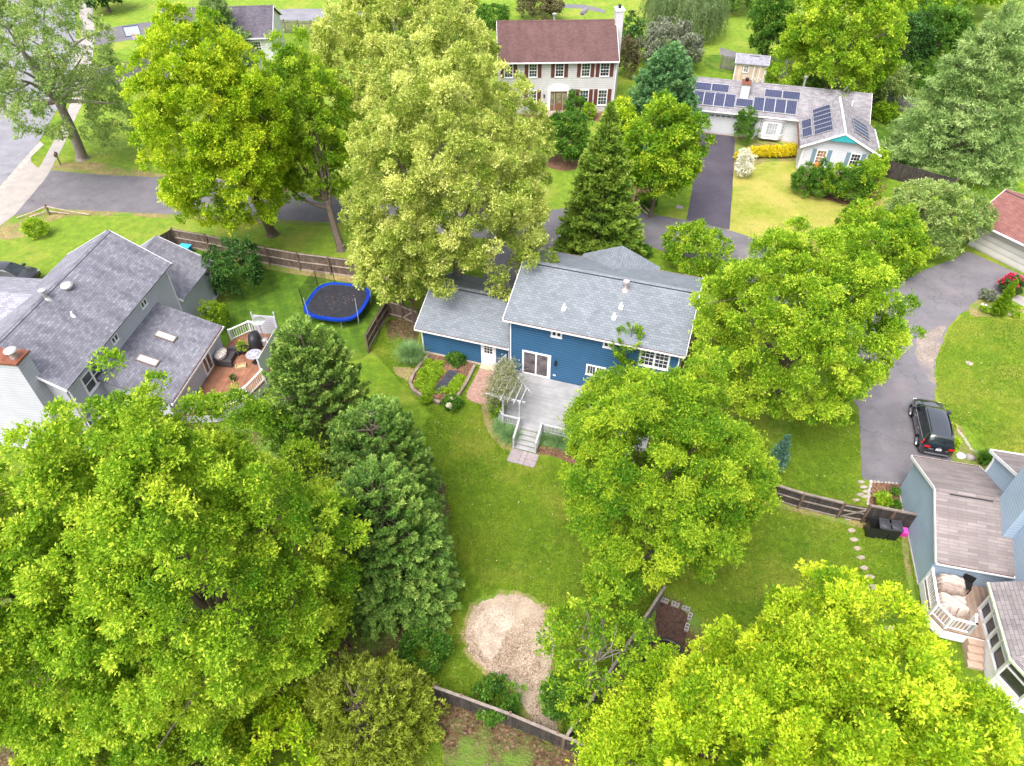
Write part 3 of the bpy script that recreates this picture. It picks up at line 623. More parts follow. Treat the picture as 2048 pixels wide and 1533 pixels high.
# chimney
m = MB(); m.prism([(-3.2, -17.6), (-.95, -17.6), (-.95, -16.65), (-3.2, -16.65)], 0, 8.35); ch = m.build('chimney', W_lav, H)
m = MB(); m.box(-3.35, -.83, -17.72, -16.55, 8.35, 8.47); m.build('chimney_cap', plain('rusted cap', (.24, .085, .05), .45, .3, .35, 2), ch)
m = MB(); m.lathe(-1.25, -17.2, [(.2, 8.45), (.2, 8.85), (.12, 8.86)], 18); m.lathe(-1.25, -17.2, [(.31, 8.9), (.34, 8.95), (.3, 9.02), (.1, 9.06)], 20); m.build('flue', M_galv, ch)
# sunroom
b = MB(); b.v += [(x, y, z) for y in (-14.2, -7.1) for x, z in ((0, 0), (3.8, 0), (3.8, 2.75), (0, 4.25))]
b.f += [(0, 1, 2, 3), (7, 6, 5, 4), (0, 4, 5, 1), (1, 5, 6, 2), (2, 6, 7, 3), (3, 7, 4, 0)]; b.mi += [0] * 6; b.build('sunroom_wall', W_lav, H)
ex = lambda a: 4.42 - a * .395
m = MB(); m.slab([(.01, -14.4, ex(0)), (4.1, -14.4, ex(4.1)), (4.1, -6.85, ex(4.1)), (.01, -6.85, ex(0))], .11); m.build('sunroom_roof', R_slate, H)
g = MB(); g.box(4.11, 4.22, -14.4, -6.85, ex(4.1) - .15, ex(4.1) - .03); go = g.build('gutter', W_white, H)
g = MB(); g.box(4.12, 4.2, -14.3, -6.95, ex(4.1) - .029, ex(4.1) - .015); g.build('gutter_debris', M_debris, go)
for b0, b1 in ((-9.78, -9.2), (-12.15, -11.55)):
    m = MB(); 
    for (x0, x1, y0, y1) in ((1.1, 2.3, b0, b0 + .07), (1.1, 2.3, b1 - .07, b1), (1.1, 1.17, b0 + .07, b1 - .07), (2.23, 2.3, b0 + .07, b1 - .07)):
        m.slab([(x0, y0, ex(x0) + .12), (x1, y0, ex(x1) + .12), (x1, y1, ex(x1) + .12), (x0, y1, ex(x0) + .12)], .14)
    so_ = m.build('skylight', plain('skylight frame', (.22, .17, .15), .6), H)
    m = MB(); m.slab([(1.17, b0 + .07, ex(1.17) + .1), (2.23, b0 + .07, ex(2.23) + .1), (2.23, b1 - .07, ex(2.23) + .1), (1.17, b1 - .07, ex(1.17) + .1)], .04); m.build('pane', plain('skylight dome', (.55, .56, .6), .12, 0, .1, 2), so_)
WE = Wall((0, 0), (0, 1), (1, 0))
window(H, WE, -15.5, -13.6, 4.05, 5.42, 1, 1, True, mull=2, fr=.13)
window(H, WE, -8.45, -7.75, 5.02, 5.55, 1, 1, False, mull=2, fr=.09); window(H, WE, -12.05, -11.35, 5.02, 5.55, 1, 1, False, mull=2, fr=.09)
W5 = Wall((3.8, 0), (0, 1), (1, 0)); m = MB()
W5.bx(m, -9.95, -9.82, 0, .06, .9, 2.7); W5.bx(m, -8.95, -8.82, 0, .06, .9, 2.7); W5.bx(m, -9.82, -8.95, 0, .055, 2.58, 2.7); W5.bx(m, -9.82, -8.95, 0, .055, .9, 1.0); W5.bx(m, -9.45, -9.33, .0, .05, 1.0, 2.58)
do = m.build('patio_door', W_white, H); g = MB(); W5.bx(g, -9.82, -8.95, .004, .014, 1.0, 2.58); g.build('pane', glass('brown door glass', (.16, .09, .06), .1), do)
downspout(H, .05, -4.85, 5.9, 2.2, out=(1, 0)); downspout(H, .06, -16.55, 5.9, out=(1, 0)); downspout(H, .06, -.15, 2.9, out=(1, 0)); 
m = MB(); m.box(.02, 1.1, -16.4, -14.6, 0, 2.7); m.build('bay', W_lav, H); m = MB(); m.slab([(.01, -16.55, 3.2), (1.3, -16.55, 2.75), (1.3, -14.45, 2.75), (.01, -14.45, 3.2)], .1); m.build('bay_roof', R_slate, H)
m = MB(); m.lathe(-2.68, -10.35, [(.36, 7.98), (.38, 8.12), (.3, 8.2), (.05, 8.24)], 22); m.build('roof_fan', M_galv, H)
pipe_vent(H, -3.0, -11.8, 8.15, .11, .55, True); pipe_vent(H, -1.54, -12.14, 7.3, .06, .25, mat=W_white)
m = MB(); m.lathe(.06, -.35, [(.1, .25), (.1, 1.1)], 8); m.build('drain_pipe', plain('dark green pipe', (.03, .09, .07), .5), H)

# left deck with its furniture
LF = lambda a, b_: (-23.04 + a * math.cos(math.radians(-7)) - b_ * math.sin(math.radians(-7)), 45.08 + a * math.sin(math.radians(-7)) + b_ * math.cos(math.radians(-7)))
LY = -7
D = thing('deck', 'red brown timber deck behind the pale grey house on the left', 'deck', (-23.04, 45.08), LY)
dk = [(3.82, -6.3), (4.9, -5.0), (7.5, -5.4), (7.85, -9.7), (7.3, -11.6), (5.8, -13.2), (3.82, -13.5)]
MB().prism(dk, .78, .9).build('decking', wood('red brown deck', (.22, .095, .055), (.33, .155, .095), (2, 2, 2), (0, .14), .75), D)
m = MB()
for p, q in zip(dk[:-1], dk[1:]): m.beam((*p, .45), (*q, .45), .04, .62)
m.build('skirt', M_rail, D)
railing(D, [(3.95, -6.15), (4.95, -5.05), (5.5, -5.1)], .9, .95, W_white, bal=.16)
railing(D, [(7.8, -9.8), (7.35, -11.5), (5.9, -13.0), (4.1, -13.4)], .9, .95, W_white, bal=.16)
M_scr = siding('privacy screen', (.5, .5, .55), .2, .85)
m = MB(); m.box(5.5, 7.15, -5.22, -5.17, .95, 2.6); m.box(5.45, 5.53, -5.25, -5.14, .5, 2.85); m.box(7.1, 7.18, -5.25, -5.14, .5, 3.0); m.build('screen', M_scr, D)
m = MB(); m.box(7.62, 7.66, -9.6, -6.2, .95, 2.55); m.box(7.58, 7.7, -9.68, -9.6, .5, 2.7); m.box(7.58, 7.7, -6.2, -6.1, .5, 3.3); m.box(7.58, 7.7, -7.9, -7.82, .5, 2.65); m.build('screen', M_scr, D)
def lthing(name, label, cat, a, b_, z=.9, yaw=0): 
    x, y = LF(a, b_); return thing(name, label, cat, (x, y, z), LY + yaw)
M_wick = wood('dark wicker', (.03, .028, .03), (.09, .08, .085), (30, 30, 30))
o = lthing('sofa', 'dark wicker corner seat with a pale patterned throw on the red brown deck', 'sofa', 4.55, -8.0)
m = MB(); m.box(-.45, .45, -.75, .55, 0, .4); m.build('base', M_wick, o); m = MB(); m.box(.0, .62, .3, .55, 0, .68); m.box(-.45, .62, -.9, -.72, 0, .5); m.build('armrest', M_wick, o)
m = MB(); m.lathe(-.35, -.25, [(.1, .45), (.42, .5), (.46, .72), (.3, .85), (.1, .88)], 14); m.v = [(x * .85, y * 1.25, z) for x, y, z in m.v]; m.build('throw', speck('patterned throw', [(.75, .7, .66), (.35, .26, .22), (.8, .78, .76), (.5, .4, .36)], 14, .2), o, smooth=50)
o = lthing('plant_pot', 'leafy plant in a dark round pot between the wicker seat and covered grill', 'plant', 5.35, -7.3)
m = MB(); m.lathe(0, 0, [(.2, 0), (.36, .35), (.4, .42), (.33, .43), (.3, .36)], 18); m.build('pot', plain('dark pot', (.035, .035, .045), .4), o); POTPLANT = o
o = lthing('grill', 'barbecue under a black fabric cover beside the privacy screen', 'grill', 5.95, -6.55, yaw=12)
m = MB(); m.lathe(0, 0, [(.62, 0), (.6, .3), (.56, .75), (.5, 1.0), (.3, 1.16), (.1, 1.2)], 10); m.v = [(x * .75, y * 1.15, z + .05 * math.sin(9 * math.atan2(y, x))*(z<1)) for x, y, z in m.v]; m.build('cover', plain('black cover', (.025, .026, .032), .42), o, smooth=60)
o = lthing('patio_heater', 'tall patio heater with round silver reflector on the left deck', 'heater', 6.5, -6.3)
m = MB(); m.lathe(0, 0, [(.24, 0), (.24, .5), (.1, .56)], 16); m.build('base', M_galv, o); m = MB(); m.lathe(0, 0, [(.035, .5), (.035, 1.95)], 8); m.lathe(0, 0, [(.1, 1.8), (.1, 2.05)], 12); m.build('pole', M_galv, o)
m = MB(); m.lathe(0, 0, [(.47, 2.1), (.48, 2.12), (.3, 2.17), (.08, 2.2)], 24); m.build('reflector', plain('polished steel', (.75, .75, .76), .22, .8, .05), o)
o = lthing('round_table', 'round grey patio table with a blue and white cloth on it', 'table', 6.55, -8.15)
m = MB(); m.lathe(0, 0, [(.52, .68), (.54, .7), (.54, .73), (.2, .74)], 26); m.build('tabletop', plain('grey table top', (.3, .29, .32), .4, 0, .3, 9), o); m = MB(); m.lathe(0, 0, [(.28, 0), (.06, .08), (.05, .68)], 10); m.build('base', M_dark, o)
o = lthing('cloth', 'crumpled blue and white cloth lying on the round grey patio table', 'cloth', 6.55, -8.15, .9 + .745)
m = MB(); r_ = random.Random(4); m.lathe(0, 0, [(.3, 0), (.27, .05), (.14, .1), (.03, .08)], 11); m.v = [(x * r_.uniform(.6, 1.15), y * r_.uniform(.6, 1.15), z * r_.uniform(.5, 1.5)) for x, y, z in m.v]; m.build('fabric', speck('blue white cloth', [(.05, .07, .3), (.75, .75, .82), (.2, .2, .45)], 9, .2), o, smooth=60)
o = lthing('planter_box', 'empty low wooden planter frame on the red brown deck by the table', 'planter', 5.7, -8.75, yaw=25)
m = MB(); [m.box(*q) for q in ((-.35, .35, -.22, -.18, 0, .15), (-.35, .35, .18, .22, 0, .15), (-.35, -.31, -.18, .18, 0, .15), (.31, .35, -.18, .18, 0, .15), (-.31, .31, -.18, .18, 0, .04))]; m.build('frame', wood('raw wood', (.4, .28, .14), (.55, .42, .25)), o)
o = lthing('dark_plant_pot', 'small dark plant standing alone on the open part of the red brown deck', 'plant', 5.75, -10.1)
m = MB(); m.lathe(0, 0, [(.1, 0), (.14, .16), (.1, .17)], 10); m.build('pot', M_dark, o); POT2 = o

# ------------------------------------------------------------------ white colonial house
H = thing('house', 'two storey white house with brown red roof and brown shutters beyond the trees', 'house', (11.42, 79.59), 2)
b = MB(); gable(b, -12.8, 0, 0, 8.1, .25, 5.75, 4.05, 8.35); b.build('wall', W_cream, H)
b = MB(); b.box(-12.84, .04, -.04, 8.14, -.1, .25); b.build('foundation', M_found, H)
groof(H, R_brown, -12.95, .12, -.42, 8.5, 5.75, 5.75, 4.05, 8.6, debris=False)
WW = Wall((0, 0), (1, 0), (0, -1))
for a0, a1 in ((-12.3, -11.3), (-9.62, -8.65), (-6.75, -5.75), (-3.9, -2.88), (-1.85, -.78)):
    window(H, WW, a0, a1, 4.0, 5.5, 3, 2); shutters(H, WW, a0, a1, 4.0, 5.5, M_shut_b, .4)
for a0, a1 in ((-12.3, -11.3), (-9.62, -8.65), (-3.88, -2.86), (-1.85, -.78)):
    window(H, WW, a0, a1, .85, 2.6, 3, 2); shutters(H, WW, a0, a1, .85, 2.6, M_shut_b, .4)
m = MB(); WW.bx(m, -7.45, -7.15, 0, .12, .3, 2.5); WW.bx(m, -5.3, -5.0, 0, .12, .3, 2.5); WW.bx(m, -7.5, -4.95, 0, .16, 2.5, 2.62)
arc = [(-7.4, 2.62)] + [(-6.225 + 1.17 * math.cos(t), 2.62 + .62 * math.sin(t)) for t in np.linspace(math.pi, 0, 15)] + [(-5.05, 2.62)]
k = len(m.v); n_ = len(arc); m.v += [(x, -.002, z) for x, z in arc] + [(x, -.15, z) for x, z in arc]; m.f.append(tuple(k + n_ + i for i in range(n_))[::-1]); m.mi.append(0)
for i in range(n_ - 1): m.f.append((k + i, k + i + 1, k + n_ + i + 1, k + n_ + i)); m.mi.append(0)
m.build('door_surround', W_white, H)
m = MB(); WW.bx(m, -6.65, -5.8, 0, .05, .32, 2.48); WW.bx(m, -7.13, -6.72, 0, .04, .32, 2.48); WW.bx(m, -5.73, -5.32, 0, .04, .32, 2.48)
do = m.build('front_door', wood('varnished door', (.14, .06, .03), (.26, .13, .07)), H)
g = MB(); WW.bx(g, -6.5, -5.95, .051, .056, 1.15, 2.3); WW.bx(g, -7.07, -6.78, .041, .046, .9, 2.3); WW.bx(g, -5.67, -5.38, .041, .046, .9, 2.3); g.build('pane', glass('leaded glass', (.16, .15, .1), .2), do)
m = MB(); m.box(-7.5, -4.9, -1.5, -.05, 0, .25); m.box(-7.2, -5.2, -1.9, -1.5, 0, .12); m.build('doorstep', brickmat('entry brick', (.36, .22, .2), (.5, .36, .33), .22, .11, .012, (.4, .36, .34)), H)
for x in (-7.85, -4.55): m = MB(); WW.bx(m, x - .07, x + .07, 0, .12, 1.8, 2.15); m.build('wall_lantern', M_dark, H)
for x in (-.06, -12.74): downspout(H, x, -.06, 5.6)
m = MB(); m.box(-.05, .8, 3.4, 4.7, 0, 9.6); ch = m.build('chimney', W_cream, H); m = MB(); m.box(-.12, .87, 3.33, 4.77, 9.6, 9.72); m.build('chimney_cap', W_white, ch); m = MB(); m.lathe(.38, 4.05, [(.17, 9.72), (.17, 10.0), (.22, 10.02), (.1, 10.1)], 12); m.build('flue', M_dark, ch)
pipe_vent(H, -6.6, 4.6, 8.3, .12, .7, True)
def dish(name, label, p, z, yaw, parent=None, r=.36):
    o = thing(name, label, 'satellite dish', (*p, z), yaw)
    MB().tube([(0, 0, -.3), (0, 0, .25), (0, -.1, .4)], .03, 8).build('mast', M_galv, o)
    m = MB(); m.lathe(0, 0, [(.01, 0), (r * .5, .03), (r, .11), (r + .01, .12)], 20); ob = m.build('reflector', plain('dish grey', (.6, .6, .62), .4), o); ob.location = (0, -.12, .45); ob.rotation_euler = (math.radians(62), 0, 0)
    MB().tube([(0, -.14, .35), (0, -.6, .42)], .015, 6).build('arm', M_galv, o)
dish('satellite_dish', 'grey satellite dish on the brown red roof ridge by the white chimney', (8.0, 83.9), 8.75, -150, r=.5)

# ------------------------------------------------------------------ solar panel ranch house
SY = -15
H = thing('house', 'single storey white ranch house with solar panels on grey shingle roofs', 'house', (23.83, 73.39), SY)
b = MB(); gable(b, -5.2, 12.55, 0, 6.9, .15, 2.62, 3.45, 4.4); b.build('wall', W_white_s, H)
k = MB(); k.v = [(6.3, -6.15, .15), (12.95, -6.15, .15), (12.95, -6.15, 2.62), (9.62, -6.15, 4.2), (6.3, -6.15, 2.62), (6.3, .1, .15), (12.95, .1, .15), (12.95, .1, 2.62), (9.62, .1, 4.2), (6.3, .1, 2.62)]
k.f = [(4, 3, 2, 1, 0)[::-1], (5, 6, 7, 8, 9), (0, 1, 6, 5), (1, 2, 7, 6), (2, 3, 8, 7), (3, 4, 9, 8), (4, 0, 5, 9)]; k.mi = [0] * 7; k.build('wing_wall', W_white_s, H)
b = MB(); b.box(-5.22, 12.6, -.03, 6.93, -.1, .15); b.box(6.27, 12.98, -6.18, -.04, -.1, .15); b.build('foundation', M_found, H)
groof(H, R_solar, -5.45, 12.8, -.45, 7.35, 2.66, 2.66, 3.45, 4.55, gut=(0, 1), debris=False)
g = MB(); g.box(-5.45, 5.95, -.56, -.454, 2.52, 2.62); g.build('gutter', W_white, H)
m = MB(); zr = 4.35; k_ = .478
m.slab([(5.95, -6.6, 2.6), (9.62, -6.6, zr), (9.62, 3.05, zr), (5.95, -.55, 2.6)], .1); m.slab([(13.28, -6.6, 2.6), (9.62, -6.6, zr), (9.62, 3.05, zr), (13.28, -.55, 2.6)], .1)
wr_ = m.build('wing_roof', R_solar, H)
m = MB(); m.slab([(9.55, -6.6, zr + .02), (9.7, -6.6, zr + .05), (9.7, 2.2, zr + .05), (9.55, 2.2, zr + .02)], .06); m.build('ridge_cap', W_white, wr_)
MB().beam((5.95, -6.62, 2.52), (9.62, -6.62, zr - .08), .035, .18).build('rake_board', W_white, H); MB().beam((13.28, -6.62, 2.52), (9.62, -6.62, zr - .08), .035, .18).build('rake_board', W_white, H)
for x0, x1, mt in ((5.84, 5.946, M_debris), (13.285, 13.39, W_white)): g = MB(); g.box(x0, x1, -6.6, -.6, 2.44, 2.57); g.build('gutter', mt, H)
m = MB(); m.face([(8.45, -6.62, 3.5), (10.85, -6.62, 3.5), (9.64, -6.62, 4.1)]); m.face([(8.45, -6.17, 3.5), (10.85, -6.17, 3.5), (9.64, -6.17, 4.1)][::-1]); m.beam((8.45, -6.4, 3.48), (10.85, -6.4, 3.48), .44, .03); m.build('gable_trim', plain('teal paint', (.03, .3, .33), .6), H)
WS = Wall((0, 0), (1, 0), (0, -1)); W6 = Wall((0, -6.15), (1, 0), (0, -1))
m = MB(); WS.bx(m, -4.75, -.05, 0, .035, .16, 2.2); gd = m.build('garage_door', W_white_s, H)
m = MB(); WS.bx(m, -4.87, -4.75, 0, .06, .15, 2.3); WS.bx(m, -.05, .07, 0, .06, .15, 2.3); WS.bx(m, -4.75, -.05, 0, .06, 2.2, 2.3); m.build('frame', W_white, gd)
for i in range(8):
    g = MB(); x = -4.6 + i * .575
    for j in range(3): WS.bx(g, x + j * .14, x + j * .14 + .11, .036, .042, 1.93, 2.0); WS.bx(g, x + j * .14, x + j * .14 + .11, .036, .042, 2.02, 2.09 + (.02 if j == 1 else 0))
    g.build('pane', GL, gd)
m = MB(); bay = [(2.2, 0), (2.75, -.6), (4.35, -.6), (4.9, 0)]; m.prism(bay, .35, 2.35); by = m.build('bay_window', W_white, H)
m = MB(); m.v += [(2.05, 0, 2.36), (2.65, -.75, 2.36), (4.45, -.75, 2.36), (5.05, 0, 2.36), (2.7, 0, 2.62), (4.4, 0, 2.62)]; m.f += [(0, 1, 4), (1, 2, 5, 4), (2, 3, 5), (0, 3, 2, 1)]; m.mi += [0] * 4; m.build('bay_roof', R_solar, by)
WBf = Wall((0, -.6), (1, 0), (0, -1)); window(H, WBf, 2.95, 4.15, .75, 2.15, 4, 2, False, pane=GL_blind)
for p, q, sgn in (((2.2, 0), (2.75, -.6), -1), ((4.9, 0), (4.35, -.6), 1)):
    d = Vector((q[0] - p[0], q[1] - p[1])); L = d.length; d /= L; n = Vector((d.y, -d.x)) if sgn < 0 else Vector((-d.y, d.x))
    if n.y > 0: n = -n
    window(H, Wall(p, tuple(d), tuple(n)), .15, .66, .8, 2.15, 2, 2, True, fr=.05, pane=GL_blind)
for a0, a1, pn in ((7.68, 8.65, GL_warm), (10.8, 11.75, GL)): window(H, W6, a0, a1, .85, 2.32, 3, 2, pane=pn); shutters(H, W6, a0, a1, .85, 2.32, M_shut_g, .38)
downspout(H, 6.4, -6.22, 2.5); 
m = MB(); m.box(-.25, .6, 1.35, 2.65, 2.6, 4.95); ch = m.build('chimney', W_white_s, H); m = MB(); m.box(-.32, .67, 1.28, 2.72, 4.95, 5.03); m.build('chimney_cap', M_rust, ch); m = MB(); m.lathe(.17, 2.3, [(.18, 5.03), (.18, 5.25), (.22, 5.27), (.22, 5.3)], 12); m.build('flue', M_dark, ch)
m = MB(); m.beam((-.25, 1.3, 3.62), (-.25, 2.7, 4.25), .1, .5); 
pipe_vent(H, 6.1, 4.3, 4.15, .11, 1.1, True); pipe_vent(H, 10.92, 1.7, 3.85, .05, .45, mat=W_white, flash=False)
dish('satellite_dish', 'grey satellite dish behind the ridge of the solar panel house', (34.6, 73.6), 4.6, -130, r=.5)
# solar panels: bolted on, each panel a part of its house
cells = N('solar cells'); b_ = cells.n('TexBrick'); b_.offset = 0; cells.l(cells.uv(), b_.inputs['Vector'])
b_.inputs['Scale'].default_value = 1; b_.inputs['Brick Width'].default_value = .158; b_.inputs['Row Height'].default_value = .158; b_.inputs['Mortar Size'].default_value = .008
b_.inputs['Color1'].default_value = (.006, .011, .045, 1); b_.inputs['Color2'].default_value = (.012, .02, .07, 1); b_.inputs['Mortar'].default_value = (.2, .2, .27, 1)
M_cell = cells.col(b_.outputs[0], .35); M_alu = plain('panel frame', (.6, .6, .62), .35, .5)
def panel(p0, eu, ev, w_, h_):
    """one panel: corner p0, unit vectors along width and up the slope"""
    p0, eu, ev = Vector(p0), Vector(eu).normalized(), Vector(ev).normalized(); n = eu.cross(ev).normalized(); n = n if n.z > 0 else -n
    p0 = p0 + n * .12
    m = MB()
    def bar(a, b, c, d): 
        q = [p0 + eu * x + ev * y for x, y in ((a, c), (b, c), (b, d), (a, d))]; m.slab(q, .05)
    f = .03; bar(0, w_, 0, f); bar(0, w_, h_ - f, h_); bar(0, f, f, h_ - f); bar(w_ - f, w_, f, h_ - f)
    o = m.build('solar_panel', M_alu, H); m = MB(); q = [p0 + eu * x + ev * y - n * .008 for x, y in ((f, f), (w_ - f, f), (w_ - f, h_ - f), (f, h_ - f))]; m.slab(q, .03); m.build('cells', M_cell, o)
mz = lambda b_: 2.66 + (b_ + .45) * .4846
su = (1, 0, 0); sv = (0, 1, .4846)
for i in range(4): panel((-4.95 + i * 1.085, .05, mz(.05)), su, sv, 1.07, 1.78); panel((1.25 + i * 1.09, .0, mz(.0)), su, sv, 1.07, 1.82)
panel((-.55, .3, mz(.3)), su, sv, 1.75, 1.07)
for a in (-5.1, -3.27): panel((a, 1.78, mz(1.78)), su, sv, 1.8, 1.05)
for a in (2.2, 4.0): panel((a, 1.75, mz(1.75)), su, sv, 1.78, 1.05)
wv = (1, 0, .477); wu = (0, -1, 0)
for i in range(2): panel((6.2, -1.1 - i * 2.0, 2.6 + .25 * .477 + .02), wu, wv, 1.98, .92)
for i in range(6): panel((7.2, .85 - i * 1.02, 2.6 + 1.25 * .477 + .02), wu, wv, 1.0, 1.68)
wv = (-1, 0, .477)
for i in range(4): panel((12.25, -1.6 - i * .84, 2.6 + 1.03 * .477 + .02), wu, wv, .82, 1.82)

SH = thing('shed', 'tan garden shed with white trimmed doors behind the solar panel house', 'shed', (23.83 + 16 * .2588 - .8 * .966, 73.39 + 16 * .966 + .8 * .2588), SY)
b = MB(); gable(b, 0, 3.7, 0, 2.3, 0, 2.1, 1.1, 2.75); b.build('wall', wood('tan shed boards', (.52, .4, .33), (.6, .47, .4), (1, 1, 1), (0, .2), .85), SH)
groof(SH, R_slate_l, -.12, 3.82, -.2, 2.5, 2.15, 2.15, 1.1, 2.85, gut=(0, 0), debris=False, vent=(1.4, 2.6))
WH = Wall((0, 0), (1, 0), (0, -1)); window(SH, WH, .95, 1.6, 1.1, 1.9, 2, 2, True, fr=.07)
m = MB(); WH.bx(m, 2.2, 2.28, 0, .05, 0, 2.0); WH.bx(m, 3.5, 3.58, 0, .05, 0, 2.0); WH.bx(m, 2.28, 3.5, 0, .045, 1.92, 2.0); WH.bx(m, 2.86, 2.94, 0, .045, 0, 1.92)
m.beam((2.3, -.03, .1), (2.86, -.03, .7), .06, .04); m.beam((2.86, -.03, .1), (2.3, -.03, .7), .06, .04); m.beam((2.96, -.03, .1), (3.5, -.03, .7), .06, .04); m.beam((3.5, -.03, .1), (2.96, -.03, .7), .06, .04); m.build('door', W_white, SH)
m = MB(); m.box(-.03, .06, -.04, .05, 0, 2.05); m.box(3.64, 3.73, -.04, .05, 0, 2.05); m.build('corner_trim', W_white, SH)

# ------------------------------------------------------------------ right neighbour (light blue) with deck and porch
RY = -13
H = thing('house', 'light blue house with taupe shingle roof and screened porch at the right edge', 'house', (22.16, 23.16), RY)
b = MB(); gable(b, 0, 3.45, -3.55, 2.85, .1, 2.6, -.35, 3.95); b.build('garage_wall', W_ltblue, H)
b = MB(); b.box(-.04, 3.4, -3.58, 2.88, -.1, .1); b.build('foundation', M_found, H)
groof(H, R_taupe, -.15, 3.46, -3.85, 3.2, 2.62, 2.62, -.35, 4.15, vent=(.55, 2.6))
b = MB(); gable(b, 3.46, 12, -9, 2.7, 0, 4.2, -3.2, 7); b.v = b.v
b.build('wall', W_ltblue, H)
groof(H, R_taupe, 3.3, 12.3, -9.4, 3.1, 4.15, 4.15, -3.2, 7.15, gut=(0, 1), debris=False)
m = MB(); m.box(2.95, 3.45, -2.15, -.25, 2.0, 8.2); m.build('chimney', W_ltblue, H)
downspout(H, 3.4, 2.55, 4.1, 3.0, out=(0, 1))
for x in np.arange(.3, 3.4, .52):
    pass
# deck
D = thing('deck', 'tan composite deck with white railings behind the light blue house', 'deck', (22.16, 23.16), RY)
dk = [(0, -3.6), (3.3, -3.6), (3.3, -4.9), (2.25, -4.95), (2.25, -6.6), (.4, -6.5), (-.12, -5.8)]
MB().prism(dk, .78, .9).build('decking', wood('tan composite deck', (.3, .21, .16), (.37, .27, .21), (1, 1, 1), (0, .14), .72), D)
m = MB()
for p, q in zip(dk[4:] + [dk[0]], dk[5:] + [dk[0]]): 
    if p != q: m.beam((*p, .45), (*q, .45), .04, .6)
m.build('skirt', W_white, D)
railing(D, [(.0, -3.75), (-.1, -5.75), (.42, -6.42), (1.45, -6.5)], .9, .95, W_white, bal=.15)
railing(D, [(1.45, -6.5), (1.55, -6.0)], .9, .95, W_white, bal=.15)
for i in range(4): m = MB(); m.box(1.5, 2.2, -6.6 - .3 * (i + 1) , -6.6 - .3 * i - .002, 0, .9 - .18 * (i + 1)); m.build('tread', plain('tan tread', (.45, .32, .25), .7), D)
PR = thing('screened_porch', 'white framed screened porch with taupe roof at the far right', 'porch', (22.16, 23.16), RY)
pp = [(2.26, -5.0), (2.26, -8.4), (3.0, -9.5), (7, -9.5), (7, -5.0)]
MB().prism(pp, 0, .9).build('base', W_white, PR)
m = MB(); m.slab([(1.95, -4.75, 2.95), (1.95, -8.6, 2.95), (4.2, -8.0, 4.0), (4.2, -4.75, 4.0)][::-1], .1); m.slab([(1.95, -8.6, 2.95), (2.75, -9.8, 2.95), (7.2, -9.8, 2.95), (4.2, -8.0, 4.0)][::-1], .1); m.slab([(4.2, -4.75, 4.0), (4.2, -8.0, 4.0), (7.2, -9.8, 2.95), (7.2, -4.75, 3.9)][::-1], .1); m.build('roof', shingle('mossy taupe shingles', (.22, .19, .2), (.32, .29, .29), .5, .17), PR)
g = MB(); g.beam((1.9, -4.75, 2.88), (1.9, -8.62, 2.88), .09, .12); g.beam((1.9, -8.62, 2.88), (2.72, -9.86, 2.88), .09, .12); g.build('gutter', plain('mossy white', (.55, .6, .42), .6, 0, .2, 4), PR)
m = MB(); WP = Wall((2.26, 0), (0, 1), (-1, 0))
for s_ in (-5.0, -5.78, -6.62, -7.3, -8.35): m.box(2.22, 2.34, s_ - .07, s_ + .07, .9, 2.82)
for zz, tt in ((.9, 1.02), (1.95, 2.03), (2.72, 2.84)): m.box(2.23, 2.33, -8.35, -5.0, zz, tt)
m.beam((2.28, -8.4, .96), (3.0, -9.45, .96), .1, .12); m.beam((2.28, -8.4, 2.78), (3.0, -9.45, 2.78), .1, .12); m.beam((3.0, -9.45, .9), (3.0, -9.45, 2.84), .14); m.beam((3.0, -9.45, .96), (6.9, -9.45, .96), .1, .12); m.beam((2.28, -8.4, 1.9), (3.0, -9.45, 1.9), .07, .07)
m.build('frame', W_white, PR)
m = MB(); m.box(2.36, 2.37, -8.3, -5.05, 1.02, 2.72); m.box(3.0, 6.9, -9.42, -9.4, 1.0, 2.7); m.beam((2.34, -8.42, 1.86), (3.02, -9.41, 1.86), .01, 1.7); m.build('screen', glass('insect screen', (.035, .033, .035), .3), PR)
FC = thing('covered_furniture', 'patio furniture under a draped beige cover on the tan deck', 'furniture cover', (22.16 + .9 * .974 - 4.75 * .225, 23.16 - .9 * .225 - 4.75 * .974, .9), RY)
def drape(name, x0, x1, y0, y1, h, mat, seed, parent):
    r = np.random.RandomState(seed); nx, ny = 16, 16; m = MB(); ph = r.rand(6) * 6
    for i in range(nx + 1):
        for j in range(ny + 1):
            u, v = i / nx, j / ny; e = min(u, 1 - u, v, 1 - v); z = h * (1 - max(0, 1 - e * 6) ** 2) + .05 * math.sin(9 * u + ph[0]) * math.sin(7 * v + ph[1]) + .04 * math.sin(17 * (u + v) + ph[2])
            sw = .06 * math.sin(14 * math.atan2(v - .5, u - .5) + ph[3]) * (1 if e < .12 else 0)
            m.v.append((x0 + (x1 - x0) * (u + sw), y0 + (y1 - y0) * (v + sw), max(z, .01)))
    for i in range(nx):
        for j in range(ny): k = i * (ny + 1) + j; m.f.append((k, k + ny + 1, k + ny + 2, k + 1)); m.mi.append(0)
    return m.build(name, mat, parent, smooth=60)
M_bei = plain('beige cover', (.44, .37, .33), .7, 0, .06, 3); M_bei2 = plain('tan cover band', (.3, .235, .2), .7, 0, .06, 3)
drape('cover', -.75, .75, -.9, .05, .62, M_bei, 3, FC); drape('cover', -.7, .7, .05, .5, .72, M_bei2, 5, FC); drape('cover', -.65, .75, .4, 1.0, .85, M_bei, 7, FC)
CH_ = thing('patio_chair', 'dark chair half hidden behind the beige furniture cover', 'chair', (22.16 + 1.75 * .974 - 3.95 * .225 - .0, 23.16 - 1.75 * .225 - 3.95 * .974, .9), RY - 20)
